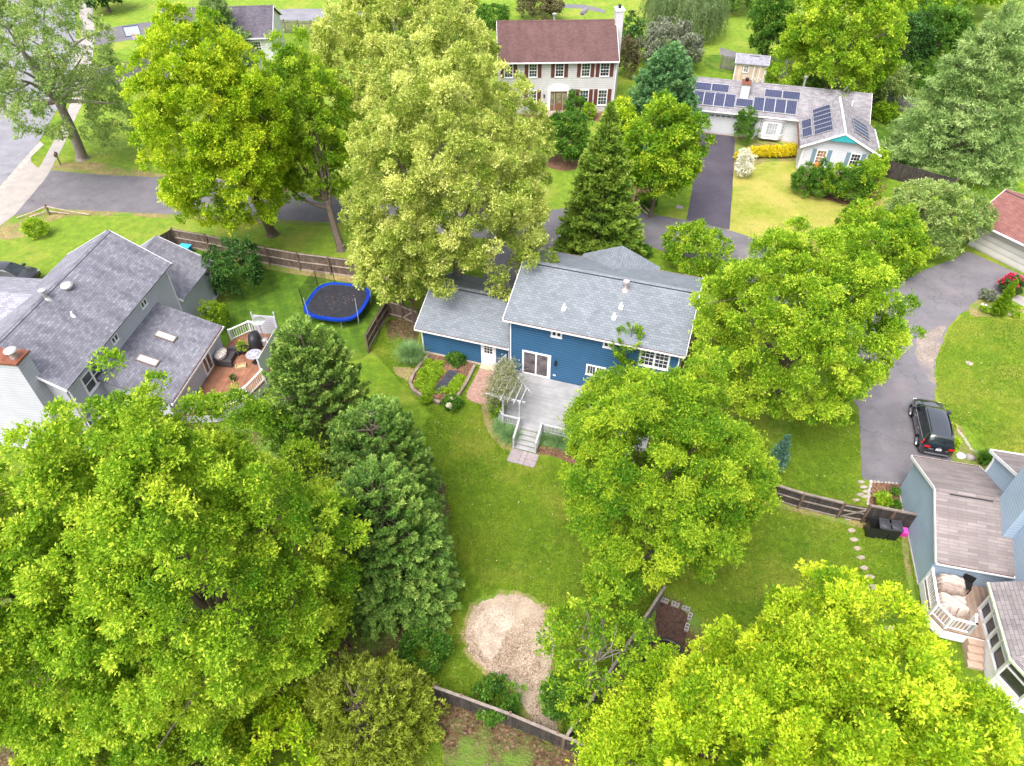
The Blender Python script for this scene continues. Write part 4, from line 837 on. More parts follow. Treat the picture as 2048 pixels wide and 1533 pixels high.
m = MB(); m.box(-.25, .25, -.25, .25, .4, .46); m.build('seat', M_dark, CH_); m = MB(); m.box(-.25, .25, .21, .26, .46, .9); m.build('backrest', M_dark, CH_)
for x in (-.22, .22):
    for y in (-.22, .22): MB().box(x - .02, x + .02, y - .02, y + .02, 0, .4).build('leg', M_dark, CH_)

# ------------------------------------------------------------------ far right garage, top left house
H = thing('garage', 'white garage with red shingle roof at the right edge', 'garage', (39.26, 51.99), -58)
b = MB(); gable(b, -.3, 9, 0, 6.4, .05, 2.45, 3.2, 4.0); b.build('wall', W_white_s, H)
groof(H, R_red, -.75, 9.4, -.65, 7.0, 2.5, 2.5, 3.0, 4.15, gut=(1, 0), debris=False, vent=(-.7, 9))
m = MB(); Wf = Wall((0, 0), (1, 0), (0, -1)); Wf.bx(m, .2, 5.2, 0, .04, .06, 2.2); gd = m.build('garage_door', siding('cream garage door', (.56, .54, .51), .52, .8), H)
m = MB(); m.box(-.32, 9, -.08, -.001, -.02, .06); m.build('threshold', M_conc, H)
m = MB(); Wf.bx(m, 3.0, 3.3, 0, .25, 2.25, 2.38); m.build('wall_lantern', M_dark, H)
x0, y0 = G(545, 75, 4.5)
H = thing('house', 'white house with dark purple grey roof half hidden by the pine at the top left', 'house', (x0, y0), 6)
b = MB(); gable(b, -13, -.3, .4, 8.6, 0, 4.5, 4.5, 6.6); b.build('wall', W_white_s, H)
groof(H, shingle('purple grey shingles', (.1, .085, .11), (.16, .14, .17), .3, .15), -13.3, 0, 0, 9, 4.5, 4.5, 4.5, 6.8, debris=False)
Wf = Wall((0, .4), (1, 0), (0, -1))
for a in (-11, -8.5, -5.5, -2.6): window(H, Wf, a, a + 1, 2.6, 4.0, 3, 2)

# ------------------------------------------------------------------ fences
M_fence = wood('weathered fence', (.075, .052, .042), (.21, .155, .13), (5, 5, 2), (0, .14), .35)
M_fence_d = wood('dark weathered fence', (.026, .022, .022), (.085, .07, .065), (5, 5, 2), (0, .14), .4)
M_fence_g = wood('grey weathered fence', (.10, .09, .09), (.22, .20, .20), (5, 5, 2), (0, .14), .4)
M_railw = wood('fence rail', (.26, .2, .16), (.44, .36, .31), (3, 3, 3)); M_raild = wood('dark fence rail', (.16, .125, .11), (.32, .27, .24), (3, 3, 3)); M_postw = wood('fence post', (.1, .065, .05), (.2, .14, .11), (3, 3, 3))
def fence(label, px, h, mat=None, rail=None, post=None, side=1, rails=(.25, .9, 1.55), pts=None, gaps=False, cat='fence', group=None, base_board=False, step=2.4, cap=False):
    """side = +1 if the rails face the camera side (left of the walking direction turned right)"""
    pts = pts or gp(px); mat = mat or M_fence; rail = rail or M_railw; post = post or M_postw
    P_ = [Vector(p) for p in pts]; T = thing('fence', label, cat, tuple(P_[0]), 0, group); o0 = P_[0]; r = random.Random(len(label))
    for p, q in zip(P_[:-1], P_[1:]):
        L = (q - p).length; n = max(1, round(L / step)); d = (q - p) / L; nr = Vector((d.y, -d.x)) * side
        for i in range(n + (q == P_[-1])):
            c_ = p + d * L * i / n - o0; m = MB(); cc = c_ + nr * .045
            m.box(cc.x - .055, cc.x + .055, cc.y - .055, cc.y + .055, 0, h + r.uniform(.0, .06)); m.build('post', post, T)
        for i in range(n):
            a = p + d * (L * i / n) - o0; b_ = p + d * (L * (i + 1) / n) - o0; l = (b_ - a).length; m = MB()
            nb = int(l / .145)
            for j in range(nb):
                s = a + d * (j + .5) * l / nb; wd = .06 if not gaps else .045; t = h - .05 + r.uniform(-.02, .02)
                e0 = s - d * wd - nr * .03; e1 = s + d * wd - nr * .03; e2 = s + d * wd - nr * .01; e3 = s - d * wd - nr * .01
                m.prism([tuple(e0), tuple(e1), tuple(e2), tuple(e3)], .04 + r.uniform(0, .03), t)
            if not gaps: m.prism([tuple(a - nr * .012), tuple(b_ - nr * .012), tuple(b_ - nr * .008), tuple(a - nr * .008)], .06, h - .1)
            pn = m.build('board_panel', mat, T); m = MB()
            for z in rails:
                if z < h: m.beam((*(a + nr * .02), z), (*(b_ + nr * .02), z), .045, .09)
            if cap: m.beam((*(a - nr * .01), h), (*(b_ - nr * .01), h), .13, .035)
            if base_board: m.beam((*(a + nr * .02), .09), (*(b_ + nr * .02), .09), .04, .16)
            m.build('rail', rail, T)
    return T
fence('long weathered board fence between the lawn with the trampoline and the driveway', [(356, 492), (422, 504), (541, 530), (602, 541), (663, 549), (723, 557), (782, 576)], 1.75, base_board=True, rails=(.85, 1.62))
fence('short board fence at the left end of the trampoline yard, by the grey garage roof', [(330, 508), (356, 492)], 1.75, side=-1)
fence('dark board fence between the trampoline and the blue garage', [(778, 633), (757, 668), (736, 706)], 1.7, side=-1, mat=M_fence, rails=(.3, .9, 1.5))
fence('board fence joining the blue garage to the corner by the maple', [(778, 633), (806, 641)], 1.6, rails=(.3, 1.4))
fence('board fence stub between the arched gate and the blue garage', [(829, 651), (838, 655)], 1.6, rails=(.3, 1.4))
GT = thing('gate', 'wooden garden gate with arched top and tall lintel posts by the blue garage', 'gate', G(806, 641))
e = Vector(G(829, 651)) - Vector(G(806, 641)); m = MB(); L = e.length; d = e / L
for j in range(9):
    t = (j + .5) / 9; s = d * L * t; hh = 1.45 + .22 * abs(t - .5) * 2; m.prism([tuple(s - d * .055), tuple(s + d * .055), tuple(s + d * .055 + Vector((0, .03))), tuple(s - d * .055 + Vector((0, .03)))], .1, hh)
m.build('board_panel', M_fence, GT); m = MB(); m.beam((d.x * .05, d.y * .05 - .03, .3), (d.x * L, d.y * L - .03, 1.3), .04, .09); m.beam((0, -.03, .3), (e.x, e.y - .03, .3), .04, .09); m.beam((0, -.03, 1.35), (e.x, e.y - .03, 1.35), .04, .09); m.build('brace', M_railw, GT)
m = MB(); m.box(e.x - .07, e.x + .07, e.y - .07, e.y + .07, 0, 2.3); m.box(-.07, .07, -.07, .07, 0, 2.1); m.beam((-.2, .1, 2.2), (e.x + .3, e.y - .1, 2.35), .1, .09); m.build('post', M_postw, GT)
fence('dark slatted board fence across the side yard of the light blue house', [(1524, 994), (1595, 1016), (1673, 1035)], 1.35, M_fence_d, M_raild, side=1, rails=(.12, .72, 1.3), step=2.5, cap=True)
fence('dark board fence behind the wheelie bins against the light blue house', [(1722, 1044), (1821, 1064)], 1.55, M_fence_d, M_raild, side=1, rails=(.2, 1.5), step=1.6, cap=True)
GT = thing('gate', 'dark wooden gate in the fence between the stepping stones', 'gate', G(1675, 1036)); e = Vector(G(1720, 1044)) - Vector(G(1675, 1036)); d = e.normalized(); m = MB()
for j in range(9): s = d * (e.length * (j + .5) / 9); m.prism([tuple(s - d * .055), tuple(s + d * .055), tuple(s + d * .055 + Vector((0, .03))), tuple(s - d * .055 + Vector((0, .03)))], .08, 1.3)
m.build('board_panel', M_fence_d, GT); m = MB()
for z in (.25, .8, 1.22): m.beam((d.x * .06, d.y * .06 - .03, z), (e.x - d.x * .06, e.y - .03, z), .05, .09)
m.beam((d.x * .1, d.y * .1 - .07, .3), (e.x - d.x * .1, e.y - .07, 1.15), .04, .08); m.build('brace', M_raild, GT)
fence('long dark weathered fence along the bottom of the backyard', [(872, 1398), (925, 1417), (1020, 1452), (1112, 1491), (1203, 1528), (1290, 1562)], 1.35, M_fence_d, M_raild, side=-1, cap=True, rails=(.3, 1.2), step=2.6)
fence('old fence running diagonally from the mulch corner up beside the soil bed', [(1126, 1500), (1185, 1412), (1250, 1312), (1322, 1200)], 1.3, M_fence_g, M_raild, side=-1, rails=(.3, .8, 1.2), cap=True)
fence('leaning board fence right of the solar panel house front bushes', [(1760, 352), (1830, 372), (1900, 392)], 1.75, M_fence_d, M_raild, side=-1, rails=(.4, 1.4))
fence('picket fence behind the shed along the asphalt path', [(1440, 138), (1500, 148), (1580, 160), (1665, 172), (1690, 185)], 1.7, M_fence_g, M_raild, side=-1, gaps=True, rails=(.4, 1.3))
fence('picket fence behind the satellite dish by the asphalt path', [(1655, 184), (1720, 200), (1800, 222), (1850, 240)], 1.7, M_fence_g, M_raild, side=-1, gaps=True, rails=(.4, 1.3))
fence('grey picket fence above the asphalt road at the top of the picture', [(545, 66), (600, 68), (650, 70), (720, 72)], 1.8, M_fence_g, M_raild, side=-1, gaps=True, rails=(.4, 1.4))
fence('short weathered fence at the striped lawn on the right edge', [(2008, 302), (2050, 330), (2110, 360)], 1.3, M_fence, M_railw, gaps=True, rails=(.4, 1.1))
def split_rail(label, post_px, ends):
    p = G(*post_px); T = thing('split_rail_fence', label, 'fence', p); MB().box(-.07, .07, -.07, .07, 0, 1.05).build('post', M_postw, T); r = random.Random(3)
    for (q, z0, z1) in ends:
        x, y = G(*q); MB().tube([(0, 0, z0), ((x - p[0]) * .5, (y - p[1]) * .5, (z0 + z1) / 2 - .02), (x - p[0], y - p[1], z1)], [.06, .05, .06], 6).build('rail', plain('split rail', (.38, .3, .26), .9, 0, .25, 3), T)
split_rail('split rail corner fence with fallen rails beside the concrete apron', (100, 430), [((35, 438), .85, .08), ((180, 432), .85, .1), ((140, 430), .4, .08), ((60, 436), .45, .08)])
split_rail('single post with two split rails beside the multi stemmed tree', (1270, 412), [((1300, 426), .8, .1), ((1295, 430), .4, .06)])
split_rail('broken split rail post under the lime green tree by the driveway', (455, 440), [((405, 440), .7, .1), ((525, 448), .6, .1)])

# ------------------------------------------------------------------ small things
T = thing('trampoline', 'large trampoline with blue padding and black bounce mat', 'trampoline', (0, 0), 0)
a = [Vector(G(u, v, .9)) for u, v in ((605, 612), (655, 560), (740, 585), (700, 645))]; c_ = (Vector(G(605, 615, .9)) + Vector(G(741, 598, .9))) / 2
T.location = (c_.x, c_.y + .3, 0); T.rotation_euler = (0, 0, math.radians(-12))
def superel(rx, ry, n=40, e=.62): return [(rx * math.copysign(abs(math.cos(t)) ** e, math.cos(t)), ry * math.copysign(abs(math.sin(t)) ** e, math.sin(t))) for t in (i * 2 * math.pi / n for i in range(n))]
o_, i_ = superel(2.3, 2.25), superel(2.02, 1.97); m = MB()
m.sheet(i_, .86); m.build('mat', plain('bounce mat', (.022, .022, .03), .7, 0, .3, 3), T)
m = MB(); n_ = len(o_)
for i in range(n_):
    j = (i + 1) % n_; m.face([(*i_[i], .88), (*i_[j], .88), (*o_[j], .9), (*o_[i], .9)][::-1]); m.face([(*o_[i], .9), (*o_[j], .9), (o_[j][0], o_[j][1], .74), (o_[i][0], o_[i][1], .74)][::-1])
m.build('padding', plain('blue padding', (.006, .035, .32), .4, 0, .15, 3), T)
m = MB()
for i in range(0, n_, 2): m.v and None; m.tube([(o_[i][0] * .97, o_[i][1] * .97, .8), (o_[(i + 2) % n_][0] * .97, o_[(i + 2) % n_][1] * .97, .8)], .03, 6)
m.build('frame', M_galv, T)
for k in range(8):
    i = k * 5 + 2; x, y = o_[i % n_]; MB().tube([(x * .97, y * .97, 0), (x * .97, y * .97, .8)], .03, 6).build('leg', M_galv, T)
    if k not in (6,): MB().tube([(x * 1.0, y * 1.0, .3), (x * 1.03, y * 1.03, 2.5)], .028, 6).build('net_pole', M_dark if k in (1, 2, 3, 4) else plain('pale pole', (.35, .4, .5), .4), T)
nm = N('net'); nm.b.inputs['Alpha'].default_value = .4; M_net = nm.col((.02, .03, .025), .8)
m = MB()
for i in range(14, 22): j = i + 1; m.face([(o_[i][0] * 1.02, o_[i][1] * 1.02, .95), (o_[j][0] * 1.02, o_[j][1] * 1.02, .95), (o_[j][0] * 1.03, o_[j][1] * 1.03, 2.3), (o_[i][0] * 1.03, o_[i][1] * 1.03, 2.3)])
m.build('net', M_net, T)
m = MB(); r_ = random.Random(2)
for _ in range(60):
    x, y = r_.gauss(.1, .9), r_.gauss(.2, .9)
    if max(abs(x), abs(y)) > 1.9: continue
    s = r_.uniform(.03, .08); t = r_.uniform(0, 3); m.face([(x + s * math.cos(t + q), y + s * math.sin(t + q) * .6, .875 + .01 * r_.random()) for q in (0, 1.6, 3.1, 4.7)])
m.build('fallen_leaves', plain('dry leaves', (.17, .1, .07), .9, 0, .5, 20), T, kind='stuff')
def bin_(label, px, yaw, col=(.02, .02, .022), lid=None, s=1, open_=False):
    T = thing('wheelie_bin', label, 'bin', G(*px), yaw); M_ = plain('bin plastic', col, .4, 0, .1)
    m = MB(); k = 0; m.v = [(-.24 * s, -.28 * s, .03), (.24 * s, -.28 * s, .03), (.24 * s, .28 * s, .03), (-.24 * s, .28 * s, .03), (-.3 * s, -.36 * s, 1.0 * s), (.3 * s, -.36 * s, 1.0 * s), (.3 * s, .36 * s, 1.0 * s), (-.3 * s, .36 * s, 1.0 * s)]
    m.f = [(3, 2, 1, 0), (0, 1, 5, 4), (1, 2, 6, 5), (2, 3, 7, 6), (3, 0, 4, 7)] + ([] if open_ else [(4, 5, 6, 7)]); m.mi = [0] * len(m.f); m.build('body', M_, T)
    m = MB(); 
    if open_: m.slab([(-.31 * s, .37 * s, 1.0 * s), (.31 * s, .37 * s, 1.0 * s), (.31 * s, .5 * s, .35), (-.31 * s, .5 * s, .35)], .03)
    else: m.box(-.32 * s, .32 * s, -.38 * s, .36 * s, 1.0 * s, 1.05 * s); m.lathe(0, 0, [(.28 * s, 1.05 * s), (.2 * s, 1.09 * s), (.05, 1.1 * s)], 12)
    m.build('lid', plain('bin lid', lid or (.045, .045, .055), .4), T)
    m = MB(); m.tube([(-.28 * s, .42 * s, .95 * s), (.28 * s, .42 * s, .95 * s)], .02, 6); m.build('handle', M_, T)
    for x in (-.26 * s, .26 * s): m = MB(); m.tube([(x - .03, .3 * s, .1), (x + .03, .3 * s, .1)], .1, 10); m.build('wheel', M_dark, T)
bin_('black wheelie bin with its lid hanging open, leftmost against the dark fence', (1738, 1068), -14, open_=True)
bin_('black wheelie bin with closed lid between the two other black bins', (1758, 1070), -16)
bin_('black wheelie bin with closed lid next to the pink tub', (1779, 1073), -10)
T = thing('tub', 'bright pink plastic tub beside the black wheelie bins', 'tub', G(1800, 1068), -12); m = MB(); m.box(-.27, .27, -.18, .18, 0, .32); m.build('body', plain('pink plastic', (.75, .04, .4), .4), T); m = MB(); m.box(-.3, .3, -.21, .21, .32, .37); m.build('lid', plain('pink lid', (.8, .08, .5), .35), T)
T = thing('recycling_bin', 'bright blue recycling box by the fence behind the grey roof', 'bin', G(374, 506), -14); m = MB(); m.box(-.45, .45, -.3, .3, 0, .6); m.build('body', plain('blue plastic', (.01, .2, .55), .4), T); m = MB(); m.box(-.48, .48, -.33, .33, .6, .68); m.build('lid', plain('sky blue lid', (.05, .4, .7), .35), T)
r_ = random.Random(8)
for i, (u, v, s) in enumerate(((1697, 1038, 1), (1703, 1062, 1), (1707, 1080, 1), (1714, 1098, 1), (1721, 1116, 1), (1729, 1137, 1), (1739, 1155, 1.05), (1744, 1175, 1.25), (1778, 1258, 1.2))):
    x, y = G(u, v); pts = [(x + .25 * s * math.cos(t) * r_.uniform(.8, 1.15), y + .13 * s * math.sin(t) * r_.uniform(.85, 1.15)) for t in (k * .7 for k in range(9))]
    names = ['just under the gate', 'first below the gate', 'second below the gate', 'third below the gate', 'fourth below the gate', 'fifth below the gate', 'sixth below the gate', 'last before the yellow green tree', 'seen through the yellow green tree crown']
    o = MB().prism(pts, -.02, .05).build('stepping_stone', plain('stepping stone', (.36, .29, .25), .85, 0, .15, 4)); tag(o, 'flat tan stepping stone in the side lawn, ' + names[i], 'stepping stone', 'stepping stones across the side yard')
for i, (u, v) in enumerate(((1722, 965), (1727, 975), (1733, 984), (1720, 990), (1729, 994), (1712, 1001))):
    x, y = G(u, v); pts = [(x + .22 * math.cos(t) * r_.uniform(.85, 1.15), y + .11 * math.sin(t) * r_.uniform(.85, 1.15)) for t in (k * .7 for k in range(9))]
    nm_ = ['topmost, touching the driveway end', 'second down from the driveway', 'third down from the driveway, touching the mulch bed', 'left one of the middle pair', 'right one of the middle pair', 'lowest, just above the gate'][i]
    o = MB().prism(pts, -.02, .05).build('stepping_stone', plain('stepping stone', (.34, .29, .26), .85, 0, .15, 4)); tag(o, 'grey stepping stone above the gate, ' + nm_, 'stepping stone', 'stepping stones between driveway and gate')
def rocks(name, label, pts, smin, smax, seed=1, col=(.5, .47, .44), kind=None):
    m = MB(); r = random.Random(seed)
    for x, y in pts:
        s = r.uniform(smin, smax); m.lathe(x, y, [(s * .9, -.02), (s, s * .3), (s * .7, s * .75), (s * .2, s * .9)], 7); k = len(m.v) - 28
        for i in range(k, len(m.v)): a_, b_, c2 = m.v[i]; m.v[i] = (a_ + r.uniform(-.2, .2) * s, b_ + r.uniform(-.2, .2) * s, c2 + r.uniform(-.1, .1) * s)
    o = m.build(name, plain(label[:20], col, .9, 0, .25, 5), smooth=50); tag(o, label, 'rocks' if kind else 'rock'); 
    if kind: o['kind'] = kind
    return o
def along(px, n):
    P_ = [Vector(G(*p)) for p in px]; out = []
    for p, q in zip(P_[:-1], P_[1:]): out += [tuple(p.lerp(q, i / n)) for i in range(n)]
    return out
rocks('edging_stones', 'row of small pale stones edging the mulch bed above the gate', along([(1742, 964), (1738, 985), (1735, 1012)], 8) + along([(1742, 964), (1800, 968)], 8), .06, .12, 2, (.38, .35, .33), 'stuff')
rocks('edging_stones', 'curved row of pale edging stones between the lawn and the bed by the black car', along([(1899, 848), (1915, 860), (1930, 880), (1942, 900)], 8) + along([(1942, 900), (1965, 912), (1985, 925), (2000, 938)], 5), .06, .11, 3, (.4, .34, .3), 'stuff')
rocks('boulder', 'single dark grey boulder in the bed near the daylily', [G(1939, 916)], .28, .3, 5, (.3, .26, .26)); rocks('boulder', 'pale boulder in the bed left of the dark boulder', [G(1921, 914)], .26, .28, 6, (.55, .55, .52))
rocks('edging_stones', 'scattered white stones around the arborvitae', [G(u, v) for u, v in ((1965, 610), (1972, 612), (1980, 618), (1962, 618), (2012, 628), (2018, 630), (2040, 628), (1975, 622))], .1, .18, 7, (.66, .63, .6), 'stuff')
rocks('boulder', 'flat grey rock beneath the front yard bushes of the solar panel house', [G(1710, 400)], .5, .52, 9, (.35, .33, .33))
# soil bed with block edging and tyre ring
T = thing('block_edging', 'row of hollow concrete blocks edging the dark soil bed', 'edging', G(1315, 1196)); p0 = Vector(G(1315, 1196)); r_ = random.Random(1); M_blk = plain('concrete block', (.3, .275, .27), .9, 0, .12, 5)
def blocks(q0, q1):
    a, b_ = Vector(G(*q0)), Vector(G(*q1)); L = (b_ - a).length; n = int(L / .42); d = (b_ - a) / L; nn = Vector((-d.y, d.x))
    for i in range(n):
        s = a + d * (i + .5) * L / n - p0; m = MB()
        for u0, u1, v0, v1 in ((-.2, .2, -.1, -.065), (-.2, .2, .065, .1), (-.2, -.16, -.065, .065), (.16, .2, -.065, .065), (-.02, .02, -.065, .065)):
            m.prism([tuple(s + d * x + nn * y) for x, y in ((u0, v0), (u1, v0), (u1, v1), (u0, v1))], 0, .2)
        m.build('concrete_block', M_blk, T)
blocks((1318, 1200), (1382, 1224)); blocks((1382, 1226), (1370, 1268))
T = thing('tire_ring', 'black hollow plastic ring lying on the wood mulch below the soil bed', 'ring', G(1331, 1325)); m = MB()
pts = [(1.0 * math.cos(t), 1.1 * math.sin(t), .13) for t in np.linspace(0, 2 * math.pi, 37)]; m.tube(pts, .1, 8, cap=False); m.build('ring', M_dark, T, smooth=40); MB().tube([(-.95, 0, .1), (.95, .1, .1)], .04, 6).build('hose', M_dark, T)
T = thing('plank', 'brown plank lying on the mulch under the yellow green tree', 'plank', G(1332, 1470), 60); MB().box(-.7, .7, -.09, .09, .02, .07).build('board', plain('brown plank', (.36, .2, .12), .8), T)
# street furniture
T = thing('mailbox', 'dark wooden mailbox post beside the sidewalk', 'mailbox', G(122, 331), 20); MB().box(-.06, .06, -.06, .06, 0, 1.45).build('post', M_postw, T); m = MB(); m.box(-.12, .12, -.45, .25, 1.05, 1.3); m.lathe(0, 0, [(.01, 1.3), (.01, 1.31)], 6); m.build('box', plain('brown mailbox', (.09, .05, .035), .6), T)
T = thing('basketball_hoop', 'portable basketball hoop with white backboard beside the side driveway', 'basketball hoop', G(281, 113), 28)
MB().tube([(0, 0, .1), (0, -.35, 3.2)], .07, 8).tube([(0, -.35, 3.2), (0, -.9, 3.35)], .04, 6).build('pole', plain('white pole', (.7, .7, .72), .4), T); m = MB(); m.box(-.45, .45, -.1, .8, 0, .28); m.build('base', M_dark, T)
m = MB(); m.box(-.9, .9, -.98, -.94, 2.9, 3.95); bb = m.build('backboard', plain('clear backboard', (.62, .66, .72), .2), T); m = MB()
for q in ((-.95, .95, -1.0, -.92, 3.95, 4.03), (-.95, -.88, -1.0, -.92, 2.85, 3.95), (.88, .95, -1.0, -.92, 2.85, 3.95), (-.95, .95, -1.0, -.92, 2.8, 2.88)): m.box(*q)
m.build('frame', plain('blue frame', (.03, .06, .2), .4), bb); m = MB(); m.tube([(.23 * math.cos(t), -1.25 + .23 * math.sin(t), 3.05) for t in np.linspace(0, 6.28, 17)], .02, 6, cap=False); m.build('rim', plain('orange rim', (.6, .1, .02), .4), T)
m = MB()
for k in range(8):
    t = k * .785; m.tube([(.22 * math.cos(t), -1.25 + .22 * math.sin(t), 3.04), (.12 * math.cos(t + .4), -1.25 + .12 * math.sin(t + .4), 2.6)], .012, 4)
m.build('net', W_white, T)
T = thing('utility_post', 'short white post beside the asphalt path behind the shed', 'post', G(1571, 132), 0); MB().box(-.12, .12, -.12, .12, 0, 1.1).build('post', W_white, T)
T = thing('manhole_cover', 'round iron cover in the front lawn near the maple', 'manhole cover', G(1359, 415)); m = MB(); m.lathe(0, 0, [(.35, -.02), (.35, .03), (.3, .04)], 18); m.build('lid', plain('iron', (.25, .22, .2), .8), T)
T = thing('manhole_cover', 'round cover in the lawn of the right hand yard', 'manhole cover', G(1938, 727)); m = MB(); m.lathe(0, 0, [(.25, -.02), (.25, .03), (.2, .04)], 18); m.build('lid', plain('pale iron', (.4, .34, .28), .8), T)

# ------------------------------------------------------------------ cars
def car(name, label, loc, yaw, paint, L=4.6, W=1.86, suv=True, plate=False):
    T = thing(name, label, 'car', loc, yaw); hw = W / 2; hl = L / 2
    # x: rear -> front ; (x, half width, z belt, z roof, half roof width, z sill)
    S = [(-hl, .66, .62, .66, .62, .42), (-hl + .03, .84, .8, .92, .8, .33), (-hl + .10, .90, .96, 1.14, .78, .28), (-hl + .22, .92, 1.02, 1.46, .66, .26), (-hl + .40, .93, 1.02, 1.62, .62, .26),
         (-hl + .8, .93, 1.0, 1.67, .62, .26), (-.6, .93, .98, 1.69, .63, .26), (.1, .93, .96, 1.68, .62, .26), (.5, .93, .95, 1.62, .6, .26), (.98, .93, .96, 1.34, .66, .26), (1.32, .93, .98, 1.06, .74, .26),
         (1.5, .925, .96, 1.02, .74, .26), (1.9, .89, .88, .96, .70, .28), (2.12, .82, .78, .84, .62, .3), (hl - .02, .7, .6, .68, .5, .34), (hl, .6, .48, .52, .44, .38)]
    S = [(x, w_ * hw / .93, *r) for x, w_, *r in S]
    def ring(s, q=None):
        x, w_, zb, zr, rw, zs = s; m_ = (zb + zs) / 2
        return [(x, w_ * .9, zs), (x, w_ * .99, zs + .12), (x, w_, m_ + .08), (x, w_ * .985, zb - .05), (x, w_ * .95, zb), (x, rw + .04, zr - .07), (x, rw * .93, zr - .012), (x, rw * .5, zr + .012), (x, 0, zr + .018)]
    R = [ring(s) for s in S]; body, glas, rg_ = MB(), MB(), MB()
    for i in range(len(S) - 1):
        for side in (1, -1):
            A = [(x, y * side, z) for x, y, z in R[i]]; B = [(x, y * side, z) for x, y, z in R[i + 1]]
            for j in range(8):
                q = [A[j], B[j], B[j + 1], A[j + 1]]; q = q if side > 0 else q[::-1]
                g = (j == 4 and 3 <= i <= 9) or (j >= 6 and i in (8, 9)) or (j >= 5 and i == 3) or (j >= 5 and i == 2)
                (glas if g else body).face(q)
    for e, rev in ((R[0], 0), (R[-1], 1)):
        pts = [(x, y, z) for x, y, z in e] + [(x, -y, z) for x, y, z in e[::-1]]; body.face(pts if rev else pts[::-1])
    bo = body.build('body', paint, T, smooth=1); me = bo.data
    def weld(o):
        import bmesh; bm = bmesh.new(); bm.from_mesh(o.data); bmesh.ops.remove_doubles(bm, verts=bm.verts, dist=.0005); bm.to_mesh(o.data); bm.free(); o.data.polygons.foreach_set('use_smooth', [True] * len(o.data.polygons)); o.data.set_sharp_from_angle(angle=math.radians(38))
    weld(bo); go = glas.build('window', glass('car glass', (.015, .02, .022), .04), T); weld(go)
    m = MB(); m.box(-hl + .3, hl - .3, -hw * .93, hw * .93, .2, .5); m.build('underbody', M_dark, T)
    for x in (-1.33, 1.33):
        for sd in (1, -1):
            wl_ = MB(); wl_.tube([(x, sd * (hw - .2), .35), (x, sd * (hw + .015), .35)], .36, 24); wo = wl_.build('wheel', plain('tyre', (.02, .02, .02), .8), T)
            m = MB(); m.tube([(x, sd * (hw + .012), .35), (x, sd * (hw + .03), .35)], .25, 20)
            for k in range(5): t = k * 1.2566; m.beam((x, sd * (hw + .035), .35), (x + .24 * math.cos(t), sd * (hw + .035), .35 + .24 * math.sin(t)), .02, .05, up=(0, 1, 0))
            m.build('rim', plain('alloy', (.45, .45, .47), .3, .8), wo)
            a_ = MB(); a_.tube([(x + .42 * math.cos(t), sd * (hw + .005), .35 + .42 * math.sin(t)) for t in np.linspace(-.15, math.pi + .15, 15)], .035, 6); a_.build('wheel_arch', M_dark, T)
    for sd in (1, -1):
        m = MB(); m.slab([(-hl + .07, sd * (hw - .26), 1.1), (-hl + .03, sd * (hw - .24), .92), (-hl + .30, sd * (hw + .015), .94), (-hl + .42, sd * (hw - .05), 1.16)], .12); m.box(-hl + .0, -hl + .1, sd * (hw - .42), sd * (hw - .1), .88, .98); m.build('tail_light', plain('red lens', (.55, .01, .01), .15), T)
        m = MB(); m.box(hl - .28, hl - .1, sd * (hw - .35), sd * (hw - .1), .62, .74); m.build('headlight', plain('lens', (.6, .62, .65), .1), T)
        m = MB(); m.box(.92, 1.12, sd * (hw - .02), sd * (hw + .2), .98, 1.14); m.build('mirror', paint, T)
        m = MB(); tr = [(-hl + .45, 1.06), (-1.5, 1.045), (0, .985), (.9, .985)]
        for p, q in zip(tr[:-1], tr[1:]): m.beam((p[0], sd * (hw - .045), p[1] - .02), (q[0], sd * (hw - .045), q[1] - .02), .02, .03)
        m.beam((-hl + .45, sd * (hw - .06), 1.04), (-hl + .62, sd * (hw - .21), 1.5), .02, .025); m.build('chrome_strip', plain('chrome', (.7, .7, .72), .2, .9), T)
        m = MB(); m.beam((-1.7, sd * .6, 1.69), (.3, sd * .6, 1.69), .035, .04); 
        if suv: m.build('roof_rail', M_dark, T)
        for x in (-.75, .35): m = MB(); m.box(x, x + .16, sd * (hw - .005), sd * (hw + .02), .84, .87); m.build('door_handle', plain('chrome', (.7, .7, .72), .2, .9), T)
    m = MB(); m.box(-hl - .02, -hl + .15, -hw * .72, hw * .72, .4, .48); m.build('bumper_trim', plain('silver trim', (.3, .31, .33), .35, .5), T)
    if plate: 
        m = MB(); m.box(-hl - .012, -hl + .03, -.16, .16, .74, .88); m.build('number_plate', plain('plate', (.6, .6, .62), .4), T)
        m = MB(); m.lathe(-hl + .02, 0, [(.05, .93), (.05, .97)], 10); m.build('emblem', plain('chrome', (.75, .75, .77), .15, .9), T); m = MB(); m.box(-hl, -hl + .03, .3, .55, .77, .8); m.box(-hl, -hl + .03, -.55, -.4, .77, .8); m.build('badge', plain('chrome', (.75, .75, .77), .2, .9), T)
    return T
pm = N('black car paint'); pm.b.inputs['Coat Weight'].default_value = 1; pm.b.inputs['Coat Roughness'].default_value = .05; pm.b.inputs['Coat IOR'].default_value = 2.3; M_paint = pm.col((.006, .008, .014), .25)
cr, cf = Vector(G(1829, 888)), Vector(G(1818, 831)); ax = (cf - cr).normalized(); ctr = (cf + cr) / 2 + Vector((ax.y, -ax.x)) * .93
car('car', 'black suv parked on the driveway beside the curved flower bed', (ctr.x, ctr.y), math.degrees(math.atan2(ax.y, ax.x)), M_paint, plate=True)
pm = N('dark car paint'); pm.b.inputs['Coat Weight'].default_value = 1; M_paint2 = pm.col((.02, .02, .026), .3)
x, y = G(22, 566); car('car', 'dark car half hidden behind the pale grey house roof at the left edge', (x, y), 0, M_paint2, suv=False)
